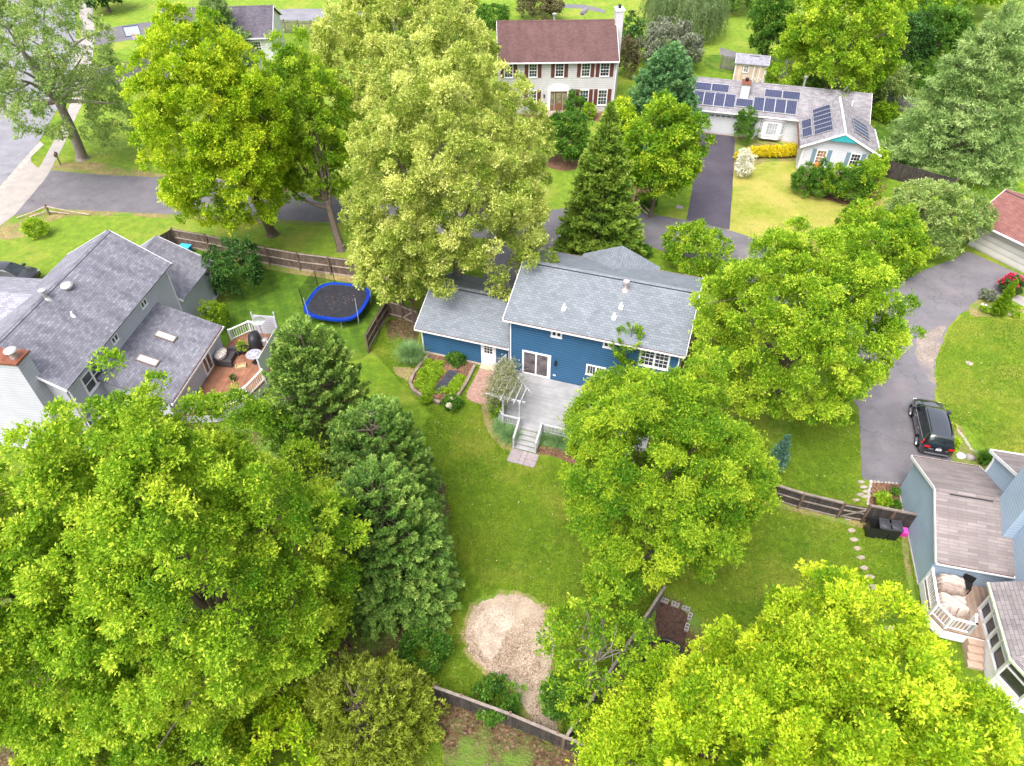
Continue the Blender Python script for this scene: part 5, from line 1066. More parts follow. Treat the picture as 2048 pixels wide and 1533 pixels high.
# ------------------------------------------------------------------ foliage
NF = [0]
def nrm(a): return a / np.maximum(np.linalg.norm(a, axis=-1, keepdims=True), 1e-9)
def leaves(name, Cn, A, k, L, Wd, spread, tone, rng, mat, parent=None, upbias=.8, off=.35, tvar=.16):
    """k leaves round every point of Cn, growing along A; tone 0..1 picks the leaf's own green"""
    n = len(Cn); Cn = np.repeat(Cn, k, 0); A = np.repeat(A, k, 0); tn = np.repeat(tone, k)
    d = nrm(A + rng.normal(0, spread, (n * k, 3)))
    b = Cn + rng.normal(0, off * L, (n * k, 3)); l = L * rng.uniform(.55, 1.35, (n * k, 1)); t = b + d * l
    upv = np.array([0, 0, 1.]) * upbias + rng.normal(0, .5, (n * k, 3))
    s = nrm(np.cross(d, upv)) * l * Wd * .5; nn = nrm(np.cross(s, d))
    mid = b + d * l * .45 + nn * l * .06
    V = np.stack([b, mid + s, t - nn * l * .08, mid - s], 1).reshape(-1, 3).astype(np.float32); m = n * k; NF[0] += m
    me = bpy.data.meshes.new(name); me.vertices.add(m * 4); me.vertices.foreach_set('co', V.ravel())
    me.loops.add(m * 4); me.loops.foreach_set('vertex_index', np.arange(m * 4, dtype=np.int32))
    me.polygons.add(m); me.polygons.foreach_set('loop_start', np.arange(0, m * 4, 4, dtype=np.int32)); me.polygons.foreach_set('loop_total', np.full(m, 4, np.int32))
    at = me.attributes.new('tone', 'FLOAT', 'FACE'); at.data.foreach_set('value', np.clip(tn + rng.normal(0, tvar, m), 0, 1).astype(np.float32))
    me.materials.append(mat); me.update(calc_edges=True)
    o = bpy.data.objects.new(name, me); C.objects.link(o)
    if parent: o.parent = parent
    return o
PAL = {
 'lime':   leafmat('lime leaves', (.09, .22, .010), (.27, .46, .018), (.64, .76, .07)),
 'limey':  leafmat('yellow lime leaves', (.14, .29, .008), (.37, .55, .014), (.72, .79, .05)),
 'char':   leafmat('fresh green leaves', (.07, .19, .010), (.21, .39, .016), (.50, .62, .04)),
 'green':  leafmat('mid green leaves', (.035, .11, .014), (.085, .22, .022), (.22, .38, .045)),
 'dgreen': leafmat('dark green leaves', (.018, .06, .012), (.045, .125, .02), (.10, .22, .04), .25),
 'pale':   leafmat('pale yellow green leaves', (.18, .29, .03), (.43, .51, .085), (.78, .80, .26)),
 'syc':    leafmat('soft green leaves', (.14, .25, .055), (.29, .42, .11), (.52, .60, .21)),
 'cyp':    leafmat('cypress green', (.04, .115, .022), (.16, .31, .05), (.44, .58, .13), .12),
 'cyp2':   leafmat('light cypress green', (.06, .15, .025), (.21, .36, .06), (.52, .62, .15), .12),
 'cryp':   leafmat('cryptomeria green', (.07, .17, .02), (.22, .35, .04), (.44, .54, .09), .2),
 'pine':   leafmat('pine green', (.09, .19, .04), (.26, .40, .11), (.52, .63, .25), .2),
 'spruce': leafmat('blue spruce green', (.05, .15, .05), (.14, .31, .11), (.30, .50, .2), .2),
 'oliv':   leafmat('olive juniper', (.10, .14, .012), (.26, .34, .025), (.52, .58, .09), .2),
 'grey':   leafmat('greyish leaves', (.09, .11, .065), (.2, .23, .15), (.36, .39, .28), .25),
 'will':   leafmat('willow leaves', (.12, .19, .06), (.22, .31, .12), (.34, .43, .19)),
 'yel':    leafmat('yellow leaves', (.25, .26, .01), (.62, .50, .01), (.8, .62, .02), .2),
 'whitef': leafmat('white blossom', (.5, .52, .32), (.78, .76, .62), (.85, .84, .75), .2),
 'redf':   leafmat('crimson blossom', (.2, .02, .04), (.62, .02, .08), (.8, .1, .2), .2),
 'orange': leafmat('orange blossom', (.5, .15, .03), (.8, .3, .06), (.85, .45, .15), .2),
 'orn':    leafmat('ornamental grass', (.07, .17, .045), (.18, .34, .11), (.42, .54, .26), .2),
 'brown':  leafmat('brownish leaves', (.07, .06, .03), (.14, .12, .055), (.24, .22, .10), .25),
 'blue':   leafmat('bluish needles', (.05, .13, .08), (.11, .24, .16), (.22, .38, .26), .2),
 'vine':   leafmat('wisteria leaves', (.10, .14, .03), (.26, .29, .11), (.46, .42, .34), .25),
}
BARK = bark('bark', (.15, .115, .09)); BARK_G = bark('grey bark', (.27, .23, .21)); BARK_D = bark('dark bark', (.07, .05, .04))
def solve(u, v, ru, rv, z0):
    zc = 6.0
    for _ in range(30):
        x, y = G(u, v, zc); d = depth(x, y, zc); R = ru * d / FPX; q = (rv * d / FPX) ** 2 - (R * math.sin(P)) ** 2
        Hz = math.sqrt(max(q, 0)) / math.cos(P); Hz = min(max(Hz, .55 * R), 1.5 * R + 1); zc = .5 * zc + .5 * (z0 + Hz)
    return x, y, zc, R, Hz
def limb(mb, p, q, r0, r1, rng, n=6, wob=.06, sag=0):
    p, q = np.array(p, float), np.array(q, float); L = np.linalg.norm(q - p); pts = []
    o1 = rng.normal(0, wob * L, 3); 
    for i in range(n + 1):
        t = i / n; pts.append(p + (q - p) * t + o1 * math.sin(math.pi * t) + np.array([0, 0, sag * L * math.sin(math.pi * t)]))
    mb.tube([tuple(a) for a in pts], [r0 + (r1 - r0) * (i / n) for i in range(n + 1)], 7)
    return pts
def tree(name, label, crown, pal, L=.22, dens=1.0, seed=1, group=None, trunk=None, tr=.22, barkm=None, kind='round', clump=.27, cat='tree', k=6, Wd=.5, tonesd=.18, fill=.35, basepx=None, fork=.42, limbs=9, droop=0, lobes=(), sprig=1.0, spread=.75, bush=False, up=.8, shell=.5, squash=.8):
    rng = np.random.RandomState(seed); x, y, zc, R, Hz = solve(*crown)
    bx, by = G(*basepx) if basepx else (x, y)
    off = np.array([x - bx, y - by, zc]); 
    # clump centres
    clump = clump * .64
    n = int(16 * fill / clump ** 2) + 6
    D = nrm(rng.normal(0, 1, (n, 3))); D = D[D[:, 2] > -.72]; n = len(D)
    ph = rng.rand(4) * 6.28
    az = np.arctan2(D[:, 1], D[:, 0]); lump = 1 + .15 * np.sin(3 * az + ph[0]) * np.cos(2 * D[:, 2] + ph[1]) + .10 * np.sin(5 * az + ph[2] + 3 * D[:, 2])
    rf = np.where(rng.rand(n) < .72, rng.uniform(.78, .97, n), rng.uniform(.45, .8, n)) * lump
    S = np.array([R, R, Hz]); shape = np.ones(n)
    if kind == 'egg': shape = 1 - .28 * np.clip(D[:, 2], 0, 1)
    if kind == 'vase': shape = 1 - .35 * np.clip(-D[:, 2], 0, 1)
    cc = D * S * rf[:, None]; cc[:, :2] *= shape[:, None]; cr = clump * R * rng.uniform(.65, 1.2, n) * (.85 + .3 * (Hz / R - 1))
    for (lu, lv, lz, lr) in lobes:
        lx, ly = G(lu, lv, lz); cc = np.concatenate([cc, [[lx - x, ly - y, lz - zc]]]); cr = np.append(cr, lr); n += 1
    ctone = .5 + rng.normal(0, tonesd, n); P_, A_, T_ = [], [], []
    for i in range(n):
        m = int(dens * 12.6 * cr[i] ** 2 * .62 / (L * 1.05) ** 2); m = max(8, m)
        od = nrm((cc[i] / S)[None])[0]; d = nrm(rng.normal(0, 1, (m, 3)) + od * .75 + np.array([0, 0, .35]))
        rr = cr[i] * (shell + (1 - shell) * rng.rand(m, 1) ** .6); p = cc[i] + d * rr * np.array([1, 1, squash])
        # shoots that stick out a little past the clump
        ex = rng.rand(m) < .13; p[ex] += d[ex] * cr[i] * rng.uniform(.1, .5, (ex.sum(), 1))
        a = nrm(d + od * .3 + np.array([0, 0, .25 - droop])); P_.append(p); A_.append(a); T_.append(ctone[i] + rng.normal(0, .13, m) + ex * .22)
    P_, A_, T_ = np.concatenate(P_), np.concatenate(A_), np.concatenate(T_)
    if droop: rr = np.hypot(P_[:, 0], P_[:, 1]) / R; P_[:, 2] -= droop * R * np.clip(rr - .5, 0, 1) ** 1.5
    keep = (np.linalg.norm(P_ / S, axis=1) > .42) & (P_[:, 2] + zc > .25); P_, A_, T_ = P_[keep], A_[keep], T_[keep]
    if bush and limbs == 0:
        o = leaves(name, P_ + [0, 0, zc], A_, k, L, Wd, spread, T_, rng, PAL[pal], None, up); o.location = (x, y, 0); tag(o, label, cat, group); return o
    T = thing(name, label, cat, (bx, by, 0), 0, group)
    leaves('crown', P_ + off, A_, k, L, Wd, spread, T_, rng, PAL[pal], T, up)
    mb = MB(); fz = max(.6, min(zc - Hz * fork, zc)); fk = np.array([off[0] * .35, off[1] * .35, fz])
    tpts = limb(mb, (0, 0, -.05), fk, tr * 1.25, tr * .85, rng, 6, .02); mb.lathe(0, 0, [(tr * 1.9, -.05), (tr * 1.45, .15), (tr * 1.2, .45)], 9)
    idx = rng.permutation(n)[:limbs]
    for j, i in enumerate(idx):
        q = cc[i] * .92 + off; st = tpts[-1] * 1.0 if j % 3 else tpts[-2]
        lp = limb(mb, st, q, tr * .55, tr * .10, rng, 7, .07, .05)
        for e in range(3):
            c2 = cc[rng.randint(n)] + off; s0 = lp[3 + e % 3]
            if np.linalg.norm(c2 - s0) < R * .9: limb(mb, s0, c2, tr * .2, tr * .04, rng, 4, .08)
    mb.build('trunk', barkm or BARK, T, smooth=60)
    return T
def conifer(name, label, base, h, R, pal, L=.2, n=260, pl=1.1, seed=1, alpha=(.2, 1.0), prof=None, k=6, Wd=.34, group=None, z0=.3, ns=22, tr=.18, lean=(0, 0), tonesd=.13, spread=.4, wid=.2, cat='tree', barkm=None, dens=1):
    rng = np.random.RandomState(seed); bx, by = base if not isinstance(base[0], int) else G(*base)
    prof = prof or (lambda t: np.clip((1 - t) ** .75 * (.35 + .65 * np.clip(t * 5, 0, 1)), .02, 1))
    P_, A_, T_ = [], [], []; i = 0; mb = MB()
    while i < n:
        t = rng.rand() ; r = R * float(prof(t))
        if rng.rand() > (r / R) * .9 + .12: continue
        i += 1; az = rng.rand() * 6.283; o = np.array([math.cos(az), math.sin(az), 0]); r *= rng.uniform(.78, 1.08) * (1 + .1 * math.sin(3 * az + seed))
        al = alpha[0] + (alpha[1] - alpha[0]) * t + rng.normal(0, .12); d = o * math.cos(al) + np.array([0, 0, 1]) * math.sin(al)
        l = min(pl, r * .9 + .25) * rng.uniform(.75, 1.2); z = z0 + t * (h - z0); end = o * r + np.array([0, 0, z]); st = end - d * l
        m = int(ns * dens * max(.4, l / pl)); s = rng.rand(m) ** .7; side = np.cross(d, [0, 0, 1]) if abs(d[2]) < .95 else np.array([1., 0, 0]); side = side / np.linalg.norm(side); nn = np.cross(side, d)
        lat = rng.uniform(-1, 1, (m, 1)) * (1.08 - s[:, None]) * l * wid * 2.2; lat2 = rng.uniform(-1, 1, (m, 1)) * (1.05 - s[:, None]) * l * wid
        P_.append(st + d * (s[:, None] * l) + side * lat + nn * lat2); A_.append(nrm(d + side * np.sign(lat) * .55 + np.array([0, 0, .1]))); T_.append(.42 + rng.normal(0, tonesd) + .30 * (s - .5) + rng.normal(0, .08, m))
        if i % 5 == 0 and r > .5: limb(mb, (0, 0, max(.3, z - l * .7)), tuple(end - d * l * .3), .05, .015, rng, 3, .03)
    P_, A_, T_ = np.concatenate(P_), np.concatenate(A_), np.concatenate(T_); lz = P_[:, 2:3] / h; P_ = P_ + np.array([[lean[0], lean[1], 0]]) * lz
    keep = P_[:, 2] > .08; T = thing(name, label, cat, (bx, by, 0), 0, group)
    leaves('crown', P_[keep], A_[keep], k, L, Wd, spread, T_[keep], rng, PAL[pal], T, .6, .2, .1)
    mb.tube([(0, 0, -.05), (lean[0] * .4, lean[1] * .4, h * .45), (lean[0] * .95, lean[1] * .95, h * .96)], [tr, tr * .6, .02], 8); mb.build('trunk', barkm or BARK, T, smooth=60)
    return T
def shrub(label, crown, pal, L=.16, seed=1, name='shrub', cat='shrub', **kw):
    a = dict(dens=.9, limbs=0, bush=True, clump=.34, fill=.3, k=5, shell=.55); a.update(kw)
    return tree(name, label, crown, pal, L, seed=seed, cat=cat, **a)
def grass_clump(label, px, r, h, n, seed, pal='orn', width=.02, name='ornamental_grass', cat='ornamental grass', z=0, sprd=1.0):
    rng = np.random.RandomState(seed); x, y = G(*px); seg = 5; az = rng.rand(n) * 6.283; ln = rng.uniform(.7, 1.1, n); b = rng.normal(0, r * .16, (n, 2)); out = rng.uniform(.25, 1, n) * sprd
    V = []; dirs = np.stack([np.cos(az), np.sin(az)], 1); sd = np.stack([-np.sin(az), np.cos(az)], 1) * width
    for i in range(seg + 1):
        t = i / seg; rad = out * r * ln * (t ** 1.3); z_ = h * ln * (1.55 * t - .95 * t * t * out - .1 * t); c2 = b + dirs * rad[:, None]; w_ = sd * (1 - t * .85)
        V.append(np.concatenate([c2 - w_, z_[:, None] + .02], 1)); V.append(np.concatenate([c2 + w_, z_[:, None] + .02], 1))
    V = np.stack(V, 1); F = []; me = bpy.data.meshes.new(name); nv = 2 * (seg + 1); base = (np.arange(n) * nv)[:, None]
    q = np.array([[2 * i, 2 * i + 1, 2 * i + 3, 2 * i + 2] for i in range(seg)]); F = (base[:, :, None] + q[None]).reshape(-1, 4)
    me.vertices.add(n * nv); me.vertices.foreach_set('co', V.reshape(-1).astype(np.float32)); m = len(F); me.loops.add(m * 4); me.loops.foreach_set('vertex_index', F.reshape(-1).astype(np.int32))
    me.polygons.add(m); me.polygons.foreach_set('loop_start', np.arange(0, m * 4, 4, dtype=np.int32)); me.polygons.foreach_set('loop_total', np.full(m, 4, np.int32))
    at = me.attributes.new('tone', 'FLOAT', 'FACE'); at.data.foreach_set('value', np.clip(np.repeat(rng.normal(.5, .2, n), seg), 0, 1).astype(np.float32)); me.materials.append(PAL[pal]); me.update(calc_edges=True)
    o = bpy.data.objects.new(name, me); C.objects.link(o); o.location = (x, y, z); tag(o, label, cat); return o

# --- near trees
tree('tree', 'huge lime green maple in front of the pale grey house, centre of the left mass', (382, 1135, 278, 388, .5), 'lime', .118, .85, 11, kind='egg', lobes=((470, 815, 8, 1.0), (525, 835, 7.5, 1.0), (565, 870, 7, 1.1), (600, 920, 6.5, 1.1), (640, 1000, 6, 1.1), (500, 850, 8, 1.1), (655, 1200, 4, 1.2), (640, 1260, 3.2, 1.2), (600, 1300, 3, 1.2), (670, 1150, 4.5, 1.1)), clump=.155, tr=.32, fill=.42, limbs=14, tonesd=.19)
tree('tree', 'huge lime green maple filling the lower left corner', (35, 1225, 250, 365, .6), 'lime', .12, .85, 12, clump=.165, tr=.3, fill=.42, limbs=12, tonesd=.19)
tree('tree', 'huge yellow green maple filling the lower right corner', (1672, 1600, 380, 380, 1.0), 'limey', .118, .8, 13, lobes=((1300, 1385, 4, 1.1), (1268, 1420, 3.5, 1.0), (1290, 1450, 4, 1.3), (1238, 1465, 3, 1.1), (1260, 1510, 3.5, 1.3), (1215, 1515, 2.8, 1.1), (1225, 1550, 3, 1.3), (1340, 1340, 4.5, 1.0)), clump=.15, tr=.32, fill=.6, limbs=16, tonesd=.18)
tree('tree', 'dense bright green drooping elm covering the right end of the grey deck', (1327, 948, 206, 236, .5), 'char', .105, .88, 14, kind='egg', lobes=((1245, 722, 6.0, .7), (1275, 728, 5.8, .8), (1210, 735, 5.5, .8), (1240, 750, 5.6, .9), (1300, 742, 5.4, .8), (1195, 758, 5.0, .9), (1228, 748, 5.2, .9), (1262, 750, 5.2, .9), (1180, 785, 4.8, .9), (1220, 790, 5.0, 1.0), (1290, 765, 5.0, .9), (1160, 810, 4.4, .9), (1185, 790, 5.0, 1.1), (1170, 830, 4.5, 1.1), (1215, 770, 5.2, 1.0), (1262, 782, 5.2, 1.0), (1340, 775, 4.2, .7), (1500, 860, 4.5, 1.0)), clump=.17, tr=.26, fill=.45, limbs=10, droop=.25, Wd=.5, shell=.5)
conifer('tree', 'thin green leader shoots rising in front of the blue house windows', G(1243, 800), 6.6, 1.35, 'char', .14, 40, 1.1, 15, (.5, 1.3), prof=lambda t: .2 + .8 * np.sin(np.clip(t * 3.3, 0, 3.14)), Wd=.5, z0=3.4, ns=26, tr=.08, spread=.6)
tree('tree', 'big fresh green maple between the blue house and the right driveway', (1602, 652, 188, 198, .9), 'lime', .12, .88, 16, clump=.17, tr=.3, fill=.45, limbs=14, tonesd=.2)
tree('tree', 'lime green maple crown cut by the bottom edge, left of the olive juniper', (250, 1545, 215, 150, .5), 'lime', .122, .85, 19, clump=.22, tr=.2, fill=.42, limbs=8)
conifer('cypress', 'pale topped cypress between the grass and the left deck, the taller of the pair', G(680, 960), 12.2, 4.0, 'cyp2', .14, 760, 1.35, 21, (.1, 1.1), k=6, Wd=.32, ns=62, wid=.15, tr=.25, prof=lambda t: np.clip((1 - t) ** .5 * (.8 + .45 * t), .05, 1))
conifer('cypress', 'dark green cypress beside the backyard lawn, the lower and wider of the pair', G(790, 1180), 9.6, 3.95, 'cyp', .14, 860, 1.3, 22, (.0, 1.1), k=6, Wd=.32, ns=62, wid=.15, tr=.25, prof=lambda t: np.clip((1 - t) ** .42 * (.85 + .3 * t), .05, 1))
conifer('cypress', 'dark green cypress behind the two front ones, reaching the lawn edge', G(780, 1040), 9.2, 3.9, 'cyp', .14, 640, 1.3, 23, (.0, 1.1), k=6, Wd=.32, ns=60, wid=.15, tr=.22, prof=lambda t: np.clip((1 - t) ** .45 * (.85 + .3 * t), .05, 1))
tree('tree', 'thin airy young tree with bare twigs hanging over the wood chip circle', (1190, 1300, 112, 125, .6), 'char', .14, .36, 24, clump=.2, tr=.085, fill=.22, limbs=14, barkm=BARK_G, k=5, shell=.3)
conifer('juniper', 'olive green juniper at the bottom left of the long dark fence', G(735, 1470), 5.2, 3.3, 'oliv', .15, 360, 1.5, 25, (.3, 1.1), k=6, Wd=.26, ns=30, wid=.26, tonesd=.16, prof=lambda t: np.clip((1 - t ** 2) ** .8, .05, 1))
shrub('yellow green bush along the bottom edge below the juniper', (560, 1515, 135, 62, .2), 'limey', .16, 26, clump=.26)
shrub('rounded green bush between the dark cypress and the juniper', (845, 1300, 52, 42, .1), 'green', .13, 27)
shrub('rounded green bush in front of the long dark fence', (993, 1398, 45, 34, .1), 'green', .13, 28)
shrub('green undergrowth bush below the airy young tree', (1118, 1395, 34, 48, .05), 'green', .13, 29, dens=.7)
shrub('weedy growth climbing over the old diagonal fence', (1185, 1455, 42, 52, .05), 'char', .12, 30, dens=.5)
conifer('spruce', 'slim bluish spruce at the right flank of the drooping elm', G(1548, 945), 3.4, .7, 'blue', .14, 120, .8, 31, (.1, .9), Wd=.25, ns=20)
# --- top left and middle
tree('tree', 'tall thin crowned sycamore beside the sidewalk at the top left', (88, 135, 140, 150, 3.2), 'syc', .2, .45, 41, clump=.17, tr=.42, fill=.34, limbs=18, barkm=BARK_G, basepx=(166, 318), fork=.55, shell=.3)
tree('tree', 'lime green maple left of the three by the shared driveway', (432, 275, 138, 215, 1.2), 'limey', .165, .9, 42, clump=.17, tr=.34, fill=.5, limbs=14, basepx=(545, 470), fork=.6, barkm=BARK)
tree('tree', 'mid green maple between the lime maple and the pale giant', (612, 268, 98, 192, .8), 'lime', .165, .9, 43, clump=.2, tr=.28, fill=.42, limbs=9, basepx=(683, 500), fork=.6)
tree('tree', 'giant pale yellow green tree behind the blue garage', (905, 375, 205, 232, 1.2), 'pale', .15, .85, 44, clump=.15, tr=.4, fill=.42, limbs=14, barkm=BARK_G, tonesd=.19)
tree('tree', 'giant pale yellow green tree reaching the top edge left of the brown red roof', (815, 120, 178, 165, 2), 'pale', .25, .8, 45, clump=.16, tr=.4, fill=.40, limbs=14, barkm=BARK_G, tonesd=.19)
tree('tree', 'pale green tree leaning over the fence behind the trampoline', (790, 520, 85, 85, 2.0), 'pale', .21, .9, 46, clump=.27, tr=.2, fill=.4, limbs=7)
conifer('cryptomeria', 'cone shaped feathery evergreen behind the blue house', G(1192, 515), 13.0, 4.1, 'cryp', .24, 640, 1.5, 47, (.1, 1.1), k=7, Wd=.34, ns=28, wid=.26, tr=.25, prof=lambda t: np.clip((1 - t) ** .85 * (.85 + .35 * t), .02, 1))
tree('tree', 'multi stemmed green tree right of the cone shaped evergreen', (1322, 308, 76, 92, 1.6), 'char', .24, 1.0, 48, clump=.28, tr=.16, fill=.4, limbs=12, fork=.95)
conifer('spruce', 'blue green spruce between the white house and the solar panel house', G(1318, 285), 10.0, 4.9, 'spruce', .24, 700, 1.9, 49, (.15, 1.1), k=6, Wd=.32, ns=36, prof=lambda t: np.clip((1 - t) ** .6 * (.85 + .35 * t), .03, 1))
tree('small_tree', 'small round green tree in the front yard of the white house', (1135, 270, 48, 48, .5), 'green', .2, 1.1, 50, clump=.3, tr=.1, limbs=6)
shrub('taller clipped round bush beside the white house door', (1151, 206, 17, 21, .1), 'green', .16, 51, clump=.4)
shrub('smaller clipped bright bush in front of the white house windows', (1178, 222, 13, 14, .1), 'lime', .16, 52, clump=.4)
shrub('chartreuse bush between the cone evergreen and the spruce', (1243, 255, 28, 42, .2), 'limey', .22, 53)
shrub('low dark bush at the foot of the multi stemmed tree', (1295, 402, 19, 14, .05), 'green', .15, 54, clump=.4)
shrub('leafy green bush at the corner behind the blue house, by the shared driveway', (1390, 495, 68, 50, .3), 'char', .19, 55, clump=.28)
shrub('tiny low hedge tuft by the shared driveway', (1284, 503, 20, 8, .02), 'green', .13, 56, clump=.4)
shrub('dark glossy lilac bush beside the fence in the trampoline yard', (470, 535, 57, 56, .2), 'dgreen', .18, 57, clump=.27)
shrub('wispy bush beside the lime maple near the sidewalk', (232, 255, 52, 55, .3), 'syc', .2, 58, dens=.45)
conifer('pine', 'soft needled pine in front of the purple grey roof at the top', G(462, 150), 10.5, 5.0, 'pine', .28, 420, 2.0, 59, (.0, .7), k=6, Wd=.2, ns=30, wid=.3, spread=.7)
shrub('small yellowish bush on the bare bank by the split rail corner', (70, 456, 20, 19, .05), 'lime', .15, 60, dens=.5)
shrub('low flowering weeds beside the left neighbour wall', (425, 632, 27, 30, .02), 'char', .12, 61, dens=.6, squash=.5)
tree('tree', 'dark leafy trees beyond the sycamore at the top left edge', (205, -15, 40, 35, .5), 'dgreen', .35, .8, 62, clump=.3)
# --- top
shrub('olive and rust tinged tree behind the brown red roof', (1078, 12, 44, 34, .4), 'brown', .28, 63, clump=.26)
shrub('dark green shrubs left of the brown red roof', (985, 32, 33, 22, .1), 'green', .26, 64, clump=.3)
def willow(label, crown, seed):
    rng = np.random.RandomState(seed); x, y, zc, R, Hz = solve(*crown); T = thing('willow', label, 'tree', (x, y, 0)); P_, A_, T_ = [], [], []
    for i in range(300):
        d = nrm(rng.normal(0, 1, (1, 3)))[0]; d[2] = abs(d[2]) * .8; s = d * np.array([R, R, Hz]) * rng.uniform(.6, .95) + [0, 0, zc]; l = rng.uniform(.5, .9) * s[2]; m = int(l * 9); t = np.linspace(0, 1, m)[:, None]
        p = s + np.array([0, 0, -1]) * t * l + np.array([d[0], d[1], 0]) * (1 - (1 - t) ** 2) * .5; P_.append(p + rng.normal(0, .06, p.shape)); A_.append(np.tile([d[0] * .2, d[1] * .2, -1], (m, 1))); T_.append(np.full(m, rng.normal(.5, .15)))
    leaves('crown', np.concatenate(P_), nrm(np.concatenate(A_)), 4, .32, .2, .25, np.concatenate(T_), rng, PAL['will'], T, .3); mb = MB(); mb.tube([(0, 0, 0), (.1, 0, zc)], [.4, .25], 8); mb.build('trunk', BARK, T)
willow('weeping willow with hanging pale strands at the top edge', (1375, 2, 92, 60, 1), 65)
tree('tree', 'greyish shrubby tree in front of the willow', (1345, 88, 62, 52, .3), 'grey', .24, .9, 66, clump=.27, limbs=6, tr=.15)
shrub('dark green shrub right of the white chimney', (1262, 75, 26, 34, .2), 'dgreen', .24, 67)
shrub('brownish shrub at the right gable of the white house', (1255, 115, 24, 30, .1), 'brown', .22, 68)
tree('tree', 'tall bright lime maple right of the shed', (1690, 72, 108, 122, 1.5), 'lime', .24, .9, 69, clump=.18, tr=.3, fill=.42, limbs=10)
tree('tree', 'dark leafy tree left of the bright lime maple at the top', (1545, 50, 42, 62, .4), 'green', .3, .9, 70, clump=.28, tr=.2)
tree('tree', 'green tree in the top woodland, right behind the lime maple', (1830, 20, 75, 55, 1), 'char', .34, .9, 71, clump=.26, tr=.25)
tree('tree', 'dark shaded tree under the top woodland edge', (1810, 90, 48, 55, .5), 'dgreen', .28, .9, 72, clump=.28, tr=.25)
tree('tree', 'pale topped viburnum like small tree beside the asphalt path', (1772, 162, 50, 44, .3), 'syc', .26, 1.0, 73, clump=.27, tr=.14, limbs=6)
conifer('white_pine', 'large soft white pine at the top right corner', G(1895, 330), 15.5, 7.2, 'pine', .34, 620, 2.6, 74, (-.05, .9), k=7, Wd=.17, ns=34, wid=.34, spread=.75, tr=.35, tonesd=.15, prof=lambda t: np.clip((1 - t) ** .7 * (.9 + .3 * t), .03, 1))
conifer('white_pine', 'second white pine reaching into the top right corner behind the first', G(2030, 215), 15.5, 6.0, 'pine', .36, 380, 2.5, 75, (-.05, .9), k=6, Wd=.17, ns=30, wid=.34, spread=.75, tr=.35, tonesd=.15)
shrub('ivy covered undergrowth along the path behind the shed', (1620, 155, 34, 30, .05), 'green', .2, 76, dens=.8)
shrub('small shrub at the right end of the shed', (1545, 150, 12, 20, .05), 'char', .17, 77)
shrub('undergrowth below the lime maple by the asphalt path', (1600, 100, 40, 18, .05), 'green', .24, 78)
shrub('low green weeds behind the satellite dish fence', (1770, 225, 26, 16, .02), 'char', .22, 79)
tree('tree', 'dark woodland tree beyond the willow, top edge', (1470, -20, 60, 45, .5), 'green', .34, .8, 80, clump=.28)
tree('tree', 'bright woodland tree cut by the top edge between maple and pine', (1930, -40, 90, 60, 1), 'lime', .36, .8, 81, clump=.26)
tree('tree', 'dark green woodland tree between the lime maple and the white pine', (1868, 75, 62, 62, .4), 'green', .28, .9, 110, clump=.27, tr=.2)
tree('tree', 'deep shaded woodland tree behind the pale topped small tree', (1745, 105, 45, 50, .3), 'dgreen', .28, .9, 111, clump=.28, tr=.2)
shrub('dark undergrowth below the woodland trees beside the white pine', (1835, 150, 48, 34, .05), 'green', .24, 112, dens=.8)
# --- right middle
tree('tree', 'soft green crab apple nearer the big fresh maple', (1762, 478, 92, 76, .3), 'char', .2, .85, 82, clump=.24, tr=.15, limbs=12)
tree('tree', 'soft green crab apple touching the red roofed garage', (1868, 432, 92, 76, .4), 'syc', .2, .9, 83, clump=.24, tr=.15, limbs=12)
shrub('round bush between the garage door and the bay window', (1493, 252, 23, 30, .1), 'green', .15, 84, clump=.32)
shrub('bush heaped with white blossom by the solar house driveway', (1489, 326, 17, 24, .05), 'whitef', .16, 85, clump=.36)
T = thing('hedge', 'bright yellow privet hedge under the bay window', 'hedge', G(1532, 312)); rng = np.random.RandomState(5); P_ = []
for t in np.linspace(0, 1, 26):
    a = np.array(G(1478 + 104 * t, 322 - 14 * t - 3 * math.sin(5 * t))); r = .55 + .2 * t + rng.normal(0, .06); d = nrm(rng.normal(0, 1, (160, 3))); d[:, 2] = abs(d[:, 2]); P_.append(np.concatenate([a - np.array(T.location[:2]), [.35]]) + d * r * rng.uniform(.85, 1.08, (160, 1)))
P_ = np.concatenate(P_); leaves('foliage', P_, nrm(np.random.RandomState(1).normal(0, 1, P_.shape) + [0, 0, .6]), 5, .14, .55, .7, rng.normal(.55, .2, len(P_)), rng, PAL['yel'], T)
for i, (u, v, ru, rv, pal, lab) in enumerate(((1612, 352, 20, 24, 'green', 'leftmost dark round bush under the teal trimmed gable'), (1642, 355, 20, 26, 'green', 'dark bush with an orange bloom above it under the teal trimmed gable'), (1672, 358, 24, 27, 'char', 'light green bush in the middle of the row under the teal trimmed gable'), (1705, 362, 26, 30, 'green', 'large dark bush right of centre under the teal trimmed gable'), (1735, 358, 22, 32, 'char', 'bright tall bush at the right end under the teal trimmed gable'), (1752, 325, 16, 22, 'lime', 'lime vine climbing the right corner of the white gable'))):
    shrub(lab, (u, v + 6, ru * 1.25, rv * 1.2, .05), pal, .16, 90 + i, clump=.3, group='bushes in front of the white gable')
shrub('small orange azalea bloom between the dark gable bushes', (1633, 338, 7, 9, .9), 'orange', .14, 97, clump=.5)
conifer('arborvitae', 'slim pointed arborvitae in the stony bed by the red roofed garage', G(1992, 630), 3.3, .55, 'char', .1, 260, .55, 98, (.8, 1.3), ns=16, Wd=.4, prof=lambda t: np.clip((1 - t) ** .6 * 1.05, .04, 1))
shrub('crimson flowering rhododendron behind the slim arborvitae', (2024, 568, 19, 19, .1), 'redf', .13, 99, dens=.7, clump=.33)
